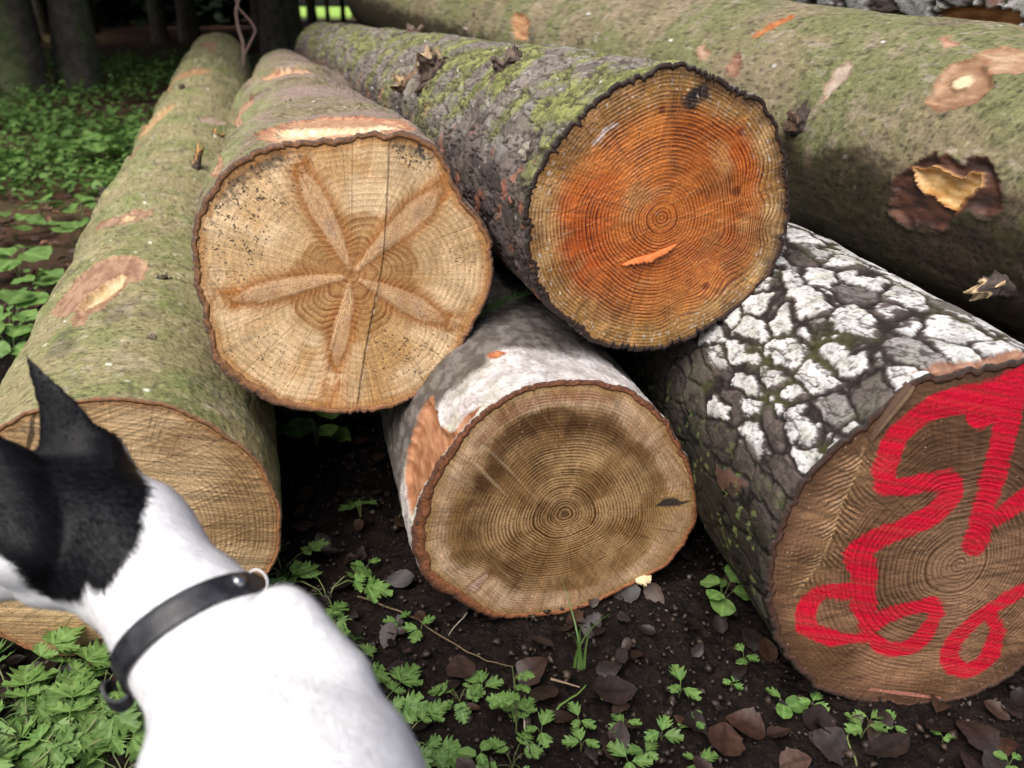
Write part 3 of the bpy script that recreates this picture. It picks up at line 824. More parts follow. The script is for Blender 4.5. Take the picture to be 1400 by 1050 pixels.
def face_red(s, X, Z, dx, dz, an, rd, sf, rr, edge):
    n = len(X); q = np.stack([X, X * 0, Z], 1); m_ = s.pxm(1290, 730)
    c = lerp(rgb(n, (0.115, 0.058, 0.027)), rgb(n, (0.235, 0.13, 0.07)), sst(-0.45, 0.5, fbm(q * 8, 4, 51)))
    c = lerp(c, rgb(n, (0.28, 0.17, 0.10)), 0.75 * np.exp(-(rd / 0.085) ** 2))
    st = sawstreak(X, Z, 0.20, 180, 6, 53)
    c = lerp(c, rgb(n, (0.075, 0.035, 0.018)), 0.55 * sst(0.0, 0.6, st))
    c = lerp(c, rgb(n, (0.06, 0.028, 0.014)), 0.8 * sst(0.1, 0.8, dz / 0.2 + 0.5 * fbm(q * 10, 3, 3)) * sst(-0.14, -0.02, dx))
    c = lerp(c, rgb(n, (0.40, 0.20, 0.115)), 0.35 * sst(0.2, 0.7, fbm(q * 12 + 8, 4, 57)) * sst(0.0, 0.15, -dz))
    c = lerp(c, rgb(n, (0.07, 0.035, 0.02)), 0.65 * sst(0.03, 0.0, edge + 0.012 * fbm(q * 12, 3, 6)))
    # feathered grain round an ingrown seam on the left
    fe = fpts(s, [(1088, 812), (1118, 772), (1138, 730), (1150, 690), (1172, 645), (1180, 612)])
    sdn = np.full(n, 1e9); al = np.zeros(n); side = np.zeros(n); acc = 0
    for k in range(len(fe) - 1):
        a, b = fe[k], fe[k + 1]; e = b - a; L = np.linalg.norm(e)
        t = np.clip(((X - a[0]) * e[0] + (Z - a[1]) * e[1]) / L ** 2, 0, 1)
        ddx, ddz = X - a[0] - e[0] * t, Z - a[1] - e[1] * t
        d = np.hypot(ddx, ddz); m = d < sdn
        sdn = np.where(m, d, sdn); al = np.where(m, acc + t * L, al); side = np.where(m, np.sign(e[0] * ddz - e[1] * ddx), side)
        acc += L
    zone = np.exp(-(sdn / 0.024) ** 2) * sst(0.0, 0.02, al) * sst(acc, acc - 0.02, al)
    fw = np.sin((al + sdn * 1.1 - 9 * sdn ** 2) / 0.0046 * 2 * PI * 0.62 + side * 1.2 + 3.5 * fbm(q * 26, 3, 8)) * sst(-0.5, 0.2, fbm(q * 30, 2, 18))
    c = lerp(c, rgb(n, (0.20, 0.12, 0.055)), 0.5 * zone)
    c = c * (1 + 0.36 * zone * fw * sst(0.0, 0.004, sdn))[:, None]
    c = lerp(c, rgb(n, (0.34, 0.22, 0.11)), 0.7 * np.exp(-(sdn / 0.0016) ** 2))
    y = -0.0016 * zone * fw
    paint = np.zeros(n)
    def stroke(pts, ws, k=1.0):
        nonlocal paint
        P = fpts(s, pts)
        ww = [w * m_ for w in (ws if isinstance(ws, list) else [ws] * len(pts))]
        A_ = np.column_stack([P, ww])
        for _ in range(2):                                      # round the corners
            m0 = A_[:-1] * 0.75 + A_[1:] * 0.25; m1 = A_[:-1] * 0.25 + A_[1:] * 0.75
            A_ = np.concatenate([A_[:1], np.stack([m0, m1], 1).reshape(-1, 3), A_[-1:]])
        P, ww = A_[:, :2], A_[:, 2]
        jit = 0.0030 * fbm(q * 45, 4, 71) + 0.0016 * sawstreak(X, Z, 0.20, 240, 12, 72)
        sd = strokesd(X + jit, Z + jit, P, ww) - 0.0026
        paint = np.maximum(paint, k * (1.02 + 0.25 * fbm(q * 18, 3, 79)) * sst(0.013, -0.009, sd))
    stroke([(1440, 500), (1395, 523), (1350, 538), (1300, 548), (1258, 566), (1228, 592), (1212, 622), (1207, 652), (1222, 668), (1262, 660), (1296, 655), (1300, 676), (1276, 704), (1238, 722), (1200, 735), (1172, 752)],
           [19, 19, 17, 15, 12, 11, 12, 14, 13, 12, 14, 14, 14, 13, 13, 14])
    stroke([(1342, 545), (1348, 566), (1336, 574)], [20, 16, 5], 1.05)
    stroke([(1172, 752), (1182, 786), (1180, 822), (1184, 858)], [14, 14, 12, 10])
    stroke([(1182, 806), (1150, 808), (1122, 806), (1102, 826), (1099, 852), (1120, 868), (1150, 874), (1178, 872)], [11, 10, 10, 10, 10, 10, 10, 9], 0.95)
    stroke([(1180, 868), (1202, 846), (1232, 834), (1262, 828), (1279, 822), (1276, 846), (1262, 872), (1238, 888), (1212, 886), (1196, 874)], [11, 11, 10, 9, 8, 9, 11, 12, 10, 9], 0.92)
    stroke([(1385, 535), (1374, 590), (1360, 640), (1346, 690), (1333, 745)], [13, 13, 13, 13, 14], 0.95)
    stroke([(1450, 650), (1410, 676), (1382, 696), (1360, 712)], [13, 13, 13, 9], 0.9)
    stroke([(1430, 790), (1398, 806), (1364, 825), (1332, 848), (1306, 872), (1294, 898), (1308, 916), (1334, 914), (1356, 892), (1364, 862), (1352, 838)], [9, 9, 9, 9, 10, 11, 12, 11, 10, 9, 8], 0.92)
    # faded overspray
    paint = np.maximum(paint, 0)
    gp = strokesd(X, Z, fpts(s, [(1190, 942), (1240, 948), (1285, 954)]), [1.5 * m_, 3 * m_, 2 * m_])
    c = lerp(c, rgb(n, (0.5, 0.2, 0.15)), 0.7 * sst(0.002, -0.001, gp))
    return dict(col=c, rr=(rr + 0.0022 * fbm(q * 11, 3, 55)) / 0.0055, ramp=0.75 * sst(1.1, 0.3, sf) + 0.15, spots=np.full(n, 0.28), paint=paint, y=y)

def bark_mid(s, P, TH, T):
    """smooth, almost white bark with grey cracks"""
    n = len(P); up = np.sin(TH)
    wv = fbm(P * 30, 3, 61)
    Q = P * np.array([55, 26, 55]) + np.stack([wv, wv * 0.5, -wv], 1) * 0.8
    f1, f2, idn, off = worley(Q, 62, 1.0)
    crack = sst(0.10, 0.0, f2 - f1) * (idn > 0.25)
    med = fbm(P * 50, 4, 63); big = fbm(P * 8, 3, 64)
    c = lerp(rgb(n, (0.40, 0.375, 0.365)), rgb(n, (0.56, 0.535, 0.53)), sst(-0.5, 0.4, med))
    c = lerp(c, rgb(n, (0.25, 0.21, 0.19)), 0.8 * crack + 0.45 * sst(0.1, 0.6, fbm(P * 18 + 6, 4, 65)))
    left = sst(0.15, 0.75, np.cos(TH + PI)) 
    c = lerp(c, rgb(n, (0.42, 0.42, 0.29)), 0.55 * left * sst(-0.3, 0.4, fbm(P * 24, 3, 66)))
    back = sst(0.075, 0.12, T + 0.03 * fbm(P * 12, 3, 67))  # shade under the overhanging logs, painted into the bark as a dark tone
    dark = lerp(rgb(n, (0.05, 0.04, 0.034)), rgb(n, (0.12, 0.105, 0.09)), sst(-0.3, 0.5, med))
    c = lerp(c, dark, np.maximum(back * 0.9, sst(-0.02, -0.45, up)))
    return 0.0014 * idn - 0.0018 * crack + 0.001 * med + 0.004 * big, c

def bark_star(s, P, TH, T):
    n = len(P); up = np.sin(TH)
    disp, c = bark_smooth(s, P, TH, T, seed=70, green=-0.35, ridges=((0.14, 0.02, 0.006), (0.32, 0.03, 0.008), (0.62, 0.04, 0.012), (1.0, 0.05, 0.014), (1.5, 0.06, 0.02)))
    c = lerp(c, rgb(n, (0.26, 0.195, 0.165)), 0.85 * sst(-0.35, 0.3, fbm(P * 7, 4, 72) + 0.5 * np.cos(TH)))
    f1, f2, idn, off = worley(P * np.array([90, 60, 90]) + fbm(P * 40, 3, 73)[:, None] * 0.5, 74)
    rough = sst(0.15, 0.55, fbm(P * 10 + 2, 3, 75) + 0.5 * sst(0.10, 0.0, T))
    cr = sst(0.14, 0.0, f2 - f1) * rough
    disp += rough * (0.0025 * idn) - 0.002 * cr
    c = lerp(c, rgb(n, (0.045, 0.035, 0.028)), 0.8 * cr)
    c = lerp(c, rgb(n, (0.21, 0.24, 0.10)), 0.6 * sst(0.1, 0.6, -np.cos(TH)) * sst(-0.3, 0.3, fbm(P * 16, 3, 76)))
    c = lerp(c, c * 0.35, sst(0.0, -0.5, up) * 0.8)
    return disp, c

def lich_red(s, P, TH, T):
    # nearly every plate is white on the top and the upper flank, few lower down
    up = np.sin(TH)
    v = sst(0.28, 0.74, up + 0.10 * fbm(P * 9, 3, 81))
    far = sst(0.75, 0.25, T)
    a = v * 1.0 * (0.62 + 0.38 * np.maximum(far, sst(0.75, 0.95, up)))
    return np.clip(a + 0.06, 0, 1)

def shade_lower(c, up, amt=0.5):
    return lerp(c, c * np.array([0.6, 0.55, 0.52]), amt * sst(0.1, -0.5, up))

def bark_red(s, P, TH, T):
    d, c = bark_plates(s, P, TH, T, seed=82, size=(0.037, 0.066), lich=lich_red, thick=0.0032, base=(0.068, 0.055, 0.048))
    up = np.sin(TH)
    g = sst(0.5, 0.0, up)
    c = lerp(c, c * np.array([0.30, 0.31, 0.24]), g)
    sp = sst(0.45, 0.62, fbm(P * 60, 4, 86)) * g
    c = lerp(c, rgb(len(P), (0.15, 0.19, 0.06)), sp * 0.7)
    return d, c

# outlines traced as photograph pixels, thrown onto each face's own plane
O_STAR = [(363, 200), (400, 194), (437, 190), (486, 184), (531, 181), (568, 183), (596, 197), (615, 226), (623, 256), (650, 289), (668, 318), (675, 355), (672, 392), (650, 437), (633, 470), (609, 510), (568, 543), (527, 560), (486, 564), (424, 562), (375, 553), (330, 527), (293, 494), (285, 465), (277, 424), (265, 379), (260, 330), (265, 300), (283, 262), (312, 228), (338, 209)]
O_LEFT = [(0, 583), (34, 560), (53, 557), (110, 547), (160, 543), (202, 547), (236, 556), (267, 568), (301, 587), (331, 606), (351, 625), (370, 656), (381, 686), (385, 724), (381, 755), (366, 789), (345, 822), (315, 855), (275, 885), (230, 902), (180, 908), (107, 906), (64, 896), (0, 868), (-40, 838), (-68, 790), (-80, 725), (-72, 660), (-42, 613)]
O_MID = [(772, 522), (817, 522), (858, 532), (890, 553), (915, 581), (933, 610), (946, 643), (952, 680), (950, 713), (935, 745), (915, 770), (890, 786), (858, 803), (817, 823), (776, 837), (735, 844), (694, 846), (653, 835), (620, 815), (591, 800), (571, 774), (564, 741), (568, 712), (579, 680), (595, 647), (612, 618), (632, 590), (665, 557), (706, 532), (739, 524)]
O_ORANGE = [(906, 87), (948, 88), (986, 100), (1015, 119), (1040, 137), (1057, 165), (1070, 198), (1076, 236), (1080, 278), (1074, 320), (1061, 358), (1040, 391), (1011, 420), (973, 446), (931, 467), (890, 479), (856, 479), (818, 469), (781, 443), (747, 416), (726, 378), (716, 337), (713, 295), (720, 257), (743, 219), (764, 186), (797, 148), (835, 119), (873, 98)]
O_RED = [(1400, 490), (1333, 506), (1275, 515), (1248, 522), (1205, 562), (1157, 599), (1114, 637), (1081, 680), (1058, 730), (1050, 780), (1052, 830), (1062, 870), (1085, 907), (1110, 932), (1150, 950), (1200, 962), (1260, 966), (1333, 950), (1381, 925), (1430, 885), (1480, 820), (1515, 750), (1528, 680), (1520, 600), (1490, 535), (1450, 502)]

GRP = 'felled logs lying in the pile'
LEFT = Log('log', 'greenish smooth-barked log on the ground directly behind the dog, fresh knot scars along it', 'log',
           (160, 727), 0.85, (300, 80), 5.3, 5.0, O_LEFT, taper=0.10, bark_t=0.006, group=GRP, pith=(165, 728))
STAR = Log('log', 'log whose pale cut end shows a star of five knots', 'log',
           (468, 375), 1.0, (388, 112), 4.1, 3.55, O_STAR, taper=0.14, bark_t=0.008, group=GRP, pith=(480, 375))
MID = Log('log', 'log with white bark and dark brown cut end, below the star-knotted log', 'log',
          (758, 684), 0.90, (345, -50), None, 4.2, O_MID, taper=0.15, bark_t=0.009, group=GRP, pith=(772, 702))
ORANGE = Log('log', 'mossy scaly-barked log with a wet orange cut end, on top of the pile', 'log',
             (897, 283), 1.00, (312, 8), None, 4.2, O_ORANGE, taper=0.14, bark_t=0.0065, group=GRP, pith=(904, 297))
RED = Log('log', 'thick log with white plated bark and red paint sprayed on its cut end', 'log',
          (1290, 730), 0.745, (455, -85), None, 4.4, O_RED, taper=0.12, fyaw=-2, rend=0.205, bark_t=0.009, group=GRP, pith=(1312, 772))
P14 = None
SMOOTH = Log('log', 'long smooth olive-green log behind the orange-ended one, with two cut knots', 'log',
             (1400, 246), 1.12, (495, -12), 5.0, 4.6, None, rad=0.192, taper=0.0, group=GRP, start=0.32)
BACK = Log('log', 'rough whitish log at the top right, behind the olive-green log', 'log',
           (1400, -42), 1.50, (640, -110), 5.0, 4.3, None, rad=0.185, taper=0.05, group=GRP, start=0.35)

def prop_log(x, y, z, r, L, label, vp=(420, -75)):
    px, py, d = project(np.array([x, y, z]))
    return Log('log', label, 'log', (float(px), float(py)), float(d), vp, None, L, None, rad=r, taper=0.08, group=GRP)
PROPS = [prop_log(1.02, 0.98, 0.195, 0.195, 4.0, 'rough grey log on the ground beyond the right edge, under the olive-green log'),
         prop_log(1.50, 1.15, 0.205, 0.205, 4.0, 'rough grey log on the ground farthest right in the pile'),
         prop_log(1.30, 1.25, 0.555, 0.185, 4.0, 'rough grey log in the second layer beyond the right edge')]
M_SMOOTH = mat_bark('smooth_bark', 240, 0.0018, 0.75, 0.3, 0.32)
M_ROUGH = mat_bark('rough_bark', 260, 0.0020, 0.85, 0.25, 0.35)
M_PALE = mat_bark('pale_bark', 260, 0.0010, 0.8, 0.25, 0.14)

WOODC = dict(c1=(0.24, 0.135, 0.085), c2=(0.36, 0.235, 0.15))
PALEC = dict(c1=(0.52, 0.37, 0.19), c2=(0.64, 0.50, 0.31))

def bark_left(*a, **k):
    d, c = bark_smooth(*a, **k)
    return d, c * np.array([1.22, 1.30, 1.12])
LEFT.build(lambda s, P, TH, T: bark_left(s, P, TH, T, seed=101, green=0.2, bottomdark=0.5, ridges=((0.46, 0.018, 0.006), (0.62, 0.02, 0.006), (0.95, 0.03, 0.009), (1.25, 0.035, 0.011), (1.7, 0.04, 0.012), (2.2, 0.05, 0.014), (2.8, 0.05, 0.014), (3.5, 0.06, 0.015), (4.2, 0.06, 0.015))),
           M_SMOOTH, M_RIM, nth=600, facefn=face_left,
           facemat=mat_face('left_cut_wood', saw=0.26, saw2=0.33, saw_amt=0.42, ring_dark=(0.5, 0.38, 0.26)),
           rimcols=((0.30, 0.13, 0.055), (0.20, 0.12, 0.07)),
           scars=[dict(poly=[(176, 352), (192, 356), (201, 370), (196, 384), (180, 388), (165, 398), (148, 412), (138, 424), (118, 432), (112, 446), (98, 448), (104, 425), (84, 434), (70, 430), (84, 410), (108, 384), (134, 362), (158, 352)], mat=M_SCAR, edge=(1, 0.9, 0.85), c1=(0.26, 0.145, 0.09), c2=(0.38, 0.245, 0.155), depth=-0.003),
                  dict(poly=[(168, 376), (176, 380), (165, 394), (146, 408), (112, 424), (106, 420), (118, 404), (132, 394), (150, 384)], name='knot_core', mat=M_SCAR, **PALEC, depth=-0.009, rag=0.003),
                  dict(poly=[(210, 287), (204, 296), (186, 303), (165, 307), (142, 312), (128, 318), (136, 306), (160, 297), (180, 290)], mat=M_SCAR, **WOODC, depth=-0.003),
                  dict(poly=[(188, 295), (182, 300), (169, 303), (166, 299), (174, 295)], name='knot_core', mat=M_SCAR, **PALEC, depth=-0.001, rag=0.001),
                  dict(poly=[(243, 146), (228, 158), (208, 175), (192, 190), (186, 186), (200, 168), (222, 152)], mat=M_SCAR, c1=(0.36, 0.22, 0.11), c2=(0.5, 0.35, 0.18)),
                  dict(poly=[(196, 196), (180, 214), (164, 236), (152, 252), (150, 244), (166, 220), (184, 200)], mat=M_SCAR, **WOODC),
                  dict(poly=[(290, 98), (270, 104), (248, 112), (232, 126), (222, 132), (232, 112), (256, 99), (280, 95)], mat=M_SCAR, c1=(0.33, 0.18, 0.09), c2=(0.46, 0.3, 0.15)),
                  dict(poly=[(298, 58), (292, 68), (296, 76), (284, 66), (272, 62), (284, 56)], mat=M_SCAR, **WOODC),
                  dict(poly=[(312, 170), (300, 172), (276, 168), (268, 162), (290, 160)], mat=M_SCAR, c1=(0.35, 0.24, 0.19), c2=(0.42, 0.32, 0.26))])
DARKST = (0.06, 0.045, 0.035)
LEFT.stub(268, 232, 0.010, 0.045, DARKST, (0.50, 0.26, 0.10), 3, (0.0, 0.25), 5)
LEFT.stub(222, 383, 0.014, 0.008, (0.05, 0.045, 0.03), (0.32, 0.26, 0.16), 5, (0.0, 0.3), 3)
LEFT.stub(207, 462, 0.008, 0.003, (0.10, 0.07, 0.055), (0.2, 0.13, 0.1), 6)
LEFT.stub(146, 268, 0.024, 0.020, (0.055, 0.038, 0.032), (0.09, 0.06, 0.045), 8, (-0.4, 0))
LEFT.stub(296, 188, 0.022, 0.016, DARKST, (0.5, 0.3, 0.13), 9)
LEFT.stub(250, 122, 0.016, 0.014, DARKST, (0.10, 0.07, 0.05), 10)

STAR.rimfn = lambda th: 1.0 + 0.9 * np.exp(-((th + PI * 2 - math.radians(222)) / 0.35) ** 2)
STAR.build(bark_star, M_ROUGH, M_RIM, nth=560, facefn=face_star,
           facemat=mat_face('star_cut_wood', saw=-1.15, saw2=0.5, saw_amt=0.13, ring_dark=(0.52, 0.35, 0.20), ringbump=0.0007),
           rimcols=((0.26, 0.125, 0.055), (0.11, 0.07, 0.055)), rough_edge=0.0016,
           scars=[dict(poly=[(352, 190), (356, 182), (396, 168), (440, 160), (488, 161), (540, 166), (574, 176), (560, 181), (531, 182), (486, 186), (437, 192), (400, 196), (370, 197)], mat=M_SCAR, c1=(0.34, 0.17, 0.10), c2=(0.48, 0.30, 0.18), depth=-0.004, stretch=3),
                  dict(poly=[(372, 185), (380, 178), (430, 175), (486, 174), (530, 172), (548, 176), (500, 182), (440, 187), (400, 191), (378, 191)], name='knot_core', mat=M_SCAR, c1=(0.56, 0.40, 0.23), c2=(0.72, 0.60, 0.42), depth=-0.008, stretch=3, rag=0.003),
                  dict(poly=[(354, 106), (380, 100), (420, 98), (436, 106), (414, 110), (380, 112), (360, 112)], mat=M_SCAR, c1=(0.38, 0.20, 0.12), c2=(0.60, 0.40, 0.24)),
                  dict(poly=[(350, 134), (334, 145), (318, 160), (304, 184), (294, 212), (287, 240), (300, 244), (309, 215), (322, 186), (340, 155)], mat=M_SCAR, c1=(0.30, 0.16, 0.09), c2=(0.46, 0.31, 0.20), depth=-0.002, rag=0.0)])
STAR.stub(367, 142, 0.006, 0.008, DARKST, (0.25, 0.2, 0.12), 12, splinters=2)
STAR.stub(450, 152, 0.009, 0.003, (0.08, 0.06, 0.045), (0.12, 0.09, 0.06), 13)
STAR.stub(395, 140, 0.007, 0.004, (0.09, 0.07, 0.05), (0.2, 0.17, 0.12), 14)
STAR.stub(507, 143, 0.014, 0.003, DARKST, (0.10, 0.07, 0.05), 15)

MID.rimfn = lambda th: 0.9 + 1.0 * np.exp(-((np.cos(th - math.radians(190)) - 1) / 0.35) ** 2)
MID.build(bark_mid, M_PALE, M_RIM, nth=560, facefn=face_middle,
          facemat=mat_face('brown_cut_wood', saw=0.95, saw2=-1.25, saw_amt=0.22, ring_dark=(0.26, 0.18, 0.12), ringbump=0.0011, rough=0.5, spec=0.4),
          rimcols=((0.27, 0.105, 0.045), (0.10, 0.045, 0.03)), rough_edge=0.0016,
          scars=[dict(poly=[(575, 573), (584, 552), (595, 541), (598, 560), (602, 586), (622, 592), (640, 565), (660, 556), (640, 580), (612, 616), (595, 645), (578, 678), (566, 706), (558, 670), (556, 640), (560, 610)],
                      name='torn_bark', label='patch of bare orange wood where the bark is torn off', mat=M_SCAR, c1=(0.24, 0.10, 0.045), c2=(0.40, 0.20, 0.105), depth=-0.006, rag=0.004, stretch=0.25, edge=(0.9, 0.8, 0.7)),
                 dict(poly=[(665, 486), (680, 480), (692, 482), (684, 490), (670, 491)], mat=M_SCAR, c1=(0.38, 0.13, 0.05), c2=(0.46, 0.2, 0.09), depth=-0.002, rag=0.002)])

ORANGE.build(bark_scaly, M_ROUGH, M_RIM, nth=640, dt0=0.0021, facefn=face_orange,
             facemat=mat_face('orange_cut_wood', saw=0.30, saw2=-1.3, saw_amt=0.24, ring_dark=(0.32, 0.17, 0.12), rough=0.5, spec=0.5, ringbump=0.0010, wet=0.25),
             rimcols=((0.035, 0.018, 0.013), (0.03, 0.024, 0.022)), rough_edge=0.0014)
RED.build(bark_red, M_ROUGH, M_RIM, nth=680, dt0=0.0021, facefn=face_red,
          facemat=mat_face('red_marked_cut_wood', saw=0.20, saw2=0.35, saw_amt=0.30, ring_dark=(0.34, 0.26, 0.2), ringbump=0.0011, rough=0.6, spec=0.35),
          rimcols=((0.075, 0.036, 0.023), (0.035, 0.026, 0.022)), rough_edge=0.002,
          scars=[dict(poly=[(1248, 513), (1300, 498), (1345, 494), (1400, 482), (1400, 496), (1333, 506), (1275, 517)], name='bare_wood', mat=M_SCAR, c1=(0.20, 0.10, 0.06), c2=(0.34, 0.20, 0.13), depth=-0.004)])

def face_plain(s, X, Z, dx, dz, an, rd, sf, rr, edge):
    n = len(X); q = np.stack([X, X * 0, Z], 1)
    c = lerp(rgb(n, (0.40, 0.25, 0.12)), rgb(n, (0.55, 0.38, 0.2)), sst(-0.4, 0.4, fbm(q * 9, 4, 5)))
    return dict(col=c, rr=rr / 0.006, ramp=np.full(n, 0.7), spots=np.full(n, 0.3))
M_PLAINF = mat_face('hidden_cut_wood', saw=0.4)
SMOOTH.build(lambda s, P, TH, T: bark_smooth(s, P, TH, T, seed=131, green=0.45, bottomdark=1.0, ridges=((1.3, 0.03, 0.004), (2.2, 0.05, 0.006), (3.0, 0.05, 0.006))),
             M_SMOOTH, M_RIM, nth=600, facefn=face_plain, facemat=M_PLAINF, nrho=60,
             scars=[dict(poly=[(1264, 140), (1275, 122), (1288, 98), (1310, 84), (1345, 80), (1352, 100), (1360, 122), (1340, 138), (1310, 150), (1285, 153)], mat=M_SCAR, c1=(0.24, 0.135, 0.075), c2=(0.37, 0.235, 0.14), depth=-0.004, rag=0.003),
                    dict(poly=[(1300, 112), (1312, 104), (1330, 101), (1336, 108), (1324, 120), (1308, 125), (1299, 120)], name='knot_core', mat=M_SCAR, c1=(0.66, 0.52, 0.33), c2=(0.74, 0.62, 0.42), depth=-0.001, rag=0.0012, edge=(0.35, 0.25, 0.2)),
                    dict(poly=[(1338, 74), (1370, 66), (1400, 70), (1440, 84), (1440, 108), (1400, 104), (1362, 104), (1350, 90)], mat=M_SCAR, c1=(0.30, 0.18, 0.105), c2=(0.43, 0.30, 0.19), depth=-0.003),
                    dict(poly=[(1218, 290), (1220, 262), (1222, 248), (1240, 232), (1254, 218), (1276, 210), (1300, 216), (1320, 224), (1334, 214), (1352, 212), (1362, 236), (1374, 262), (1370, 286), (1350, 294), (1330, 284), (1305, 300), (1288, 314), (1258, 312), (1232, 302)], name='bark_wound', label='dark ragged wound in the bark round a yellow knot', mat=M_SCAR, c1=(0.035, 0.018, 0.014), c2=(0.105, 0.045, 0.028), depth=-0.006, rag=0.005, lip=0.003, edge=(1, 1, 1)),
                    dict(poly=[(1246, 230), (1284, 228), (1300, 236), (1316, 246), (1330, 234), (1345, 236), (1342, 256), (1322, 272), (1310, 290), (1294, 286), (1276, 270), (1254, 258)], name='knot_core', mat=M_SCAR, c1=(0.36, 0.19, 0.05), c2=(0.62, 0.42, 0.19), depth=-0.011, rag=0.003),
                    dict(poly=[(1028, 50), (1040, 40), (1062, 28), (1088, 19), (1080, 28), (1050, 42), (1034, 52)], mat=M_SCAR, c1=(0.33, 0.11, 0.035), c2=(0.42, 0.17, 0.06), depth=-0.003, rag=0.002),
                    dict(poly=[(990, 92), (1002, 76), (1014, 70), (1012, 86), (1004, 104), (994, 104)], mat=M_SCAR, c1=(0.22, 0.11, 0.07), c2=(0.3, 0.17, 0.11)),
                    dict(poly=[(954, 66), (960, 62), (972, 70), (966, 84), (956, 84)], mat=M_SCAR, c1=(0.36, 0.24, 0.16), c2=(0.42, 0.3, 0.2), depth=-0.001),
                    dict(poly=[(700, 20), (712, 16), (722, 26), (720, 55), (704, 52)], mat=M_SCAR, c1=(0.30, 0.15, 0.07), c2=(0.45, 0.26, 0.13)),
                    dict(poly=[(1286, 52), (1294, 50), (1308, 64), (1300, 68), (1290, 62)], mat=M_SCAR, c1=(0.42, 0.24, 0.17), c2=(0.5, 0.33, 0.24), depth=-0.001),
                    dict(poly=[(1140, 95), (1160, 82), (1166, 88), (1150, 112), (1130, 132), (1120, 138), (1126, 118)], mat=M_SCAR, c1=(0.34, 0.27, 0.21), c2=(0.44, 0.36, 0.29), depth=-0.001, rag=0.004)])
SMOOTH.stub(1088, 168, 0.020, 0.012, (0.05, 0.036, 0.03), (0.13, 0.08, 0.055), 21, splinters=4)
SMOOTH.stub(1372, 388, 0.016, 0.030, (0.06, 0.045, 0.04), (0.46, 0.34, 0.2), 22, (-0.3, 0.2), 2)
SMOOTH.stub(797, 58, 0.012, 0.008, DARKST, (0.07, 0.05, 0.04), 23)
SMOOTH.stub(650, 22, 0.012, 0.006, DARKST, (0.07, 0.05, 0.04), 24)
ORANGE.stub(592, 96, 0.028, 0.030, (0.075, 0.05, 0.038), (0.40, 0.29, 0.18), 31, (0.15, 0.1), 14)
ORANGE.stub(556, 116, 0.019, 0.026, (0.16, 0.10, 0.06), (0.48, 0.35, 0.21), 32, (-0.5, -0.2), 5)
ORANGE.stub(696, 90, 0.026, 0.018, (0.10, 0.075, 0.06), (0.14, 0.10, 0.08), 33)
ORANGE.stub(568, 42, 0.030, 0.016, (0.10, 0.065, 0.05), (0.17, 0.12, 0.09), 34)
ORANGE.stub(472, 36, 0.030, 0.010, (0.07, 0.05, 0.04), (0.10, 0.07, 0.05), 35)
ORANGE.stub(722, 208, 0.016, 0.006, (0.09, 0.075, 0.06), (0.28, 0.25, 0.2), 36)

BACK.build(lambda s, P, TH, T: bark_plates(s, P, TH, T, seed=151, size=(0.05, 0.09), lich=lambda s, P, TH, T: np.full(len(P), 0.62), thick=0.011),
           M_ROUGH, M_RIM, nth=420, dt0=0.004, facefn=face_plain, facemat=M_PLAINF, nrho=60,
           scars=[dict(poly=[(1285, 14), (1320, 6), (1400, 14), (1400, 36), (1330, 40), (1290, 34)], mat=M_SCAR, c1=(0.20, 0.08, 0.03), c2=(0.42, 0.20, 0.08), depth=-0.005, stretch=0.3)])

for k_, pl in enumerate(PROPS):
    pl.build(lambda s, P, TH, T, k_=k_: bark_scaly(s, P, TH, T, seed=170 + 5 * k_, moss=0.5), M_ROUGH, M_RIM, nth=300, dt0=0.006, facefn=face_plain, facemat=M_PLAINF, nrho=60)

# torn chip of wood standing proud of the orange face, and a pale tuft under the middle log
def chip(log, pts, w, h, cols, seed, name='wood_chip'):
    P = fpts(log, pts)
    rs = random.Random(seed); V = []; C_ = []; F = []
    n = 40
    seg = np.linspace(0, len(P) - 1, n)
    for i, t in enumerate(seg):
        k = min(int(t), len(P) - 2); p = P[k] + (P[k + 1] - P[k]) * (t - k)
        f = math.sin(PI * (i + 0.5) / n) ** 0.5
        ww = w * f * rs.uniform(0.55, 1.25); hh = h * f * rs.uniform(0.6, 1.2)
        V += [(p[0], 0.001, p[1] + 0.004 * f), (p[0], -0.002, p[1] + 0.002 * f), (p[0], -hh, p[1] - ww * 0.5), (p[0], -hh * 0.7, p[1] - ww), (p[0], 0.002, p[1] - ww * 0.6)]
        for j in range(5): C_.append(np.array(cols[0]) * (1 - j / 4) + np.array(cols[1]) * (j / 4))
    for i in range(n - 1):
        for j in range(4):
            a = i * 5 + j; F.append((a, a + 1, a + 6, a + 5))
    o = log.add(mesh_np(name, np.array(V), np.array(F), M_SCAR, cols=np.array(C_)))
    return o
chip(ORANGE, [(850, 362), (868, 355), (890, 350), (908, 342), (924, 334)], 0.007, 0.008, ((0.62, 0.11, 0.015), (0.66, 0.26, 0.09)), 4)
chip(MID, [(868, 792), (880, 788), (890, 786)], 0.012, 0.012, ((0.62, 0.5, 0.3), (0.72, 0.6, 0.38)), 5, 'splinter')
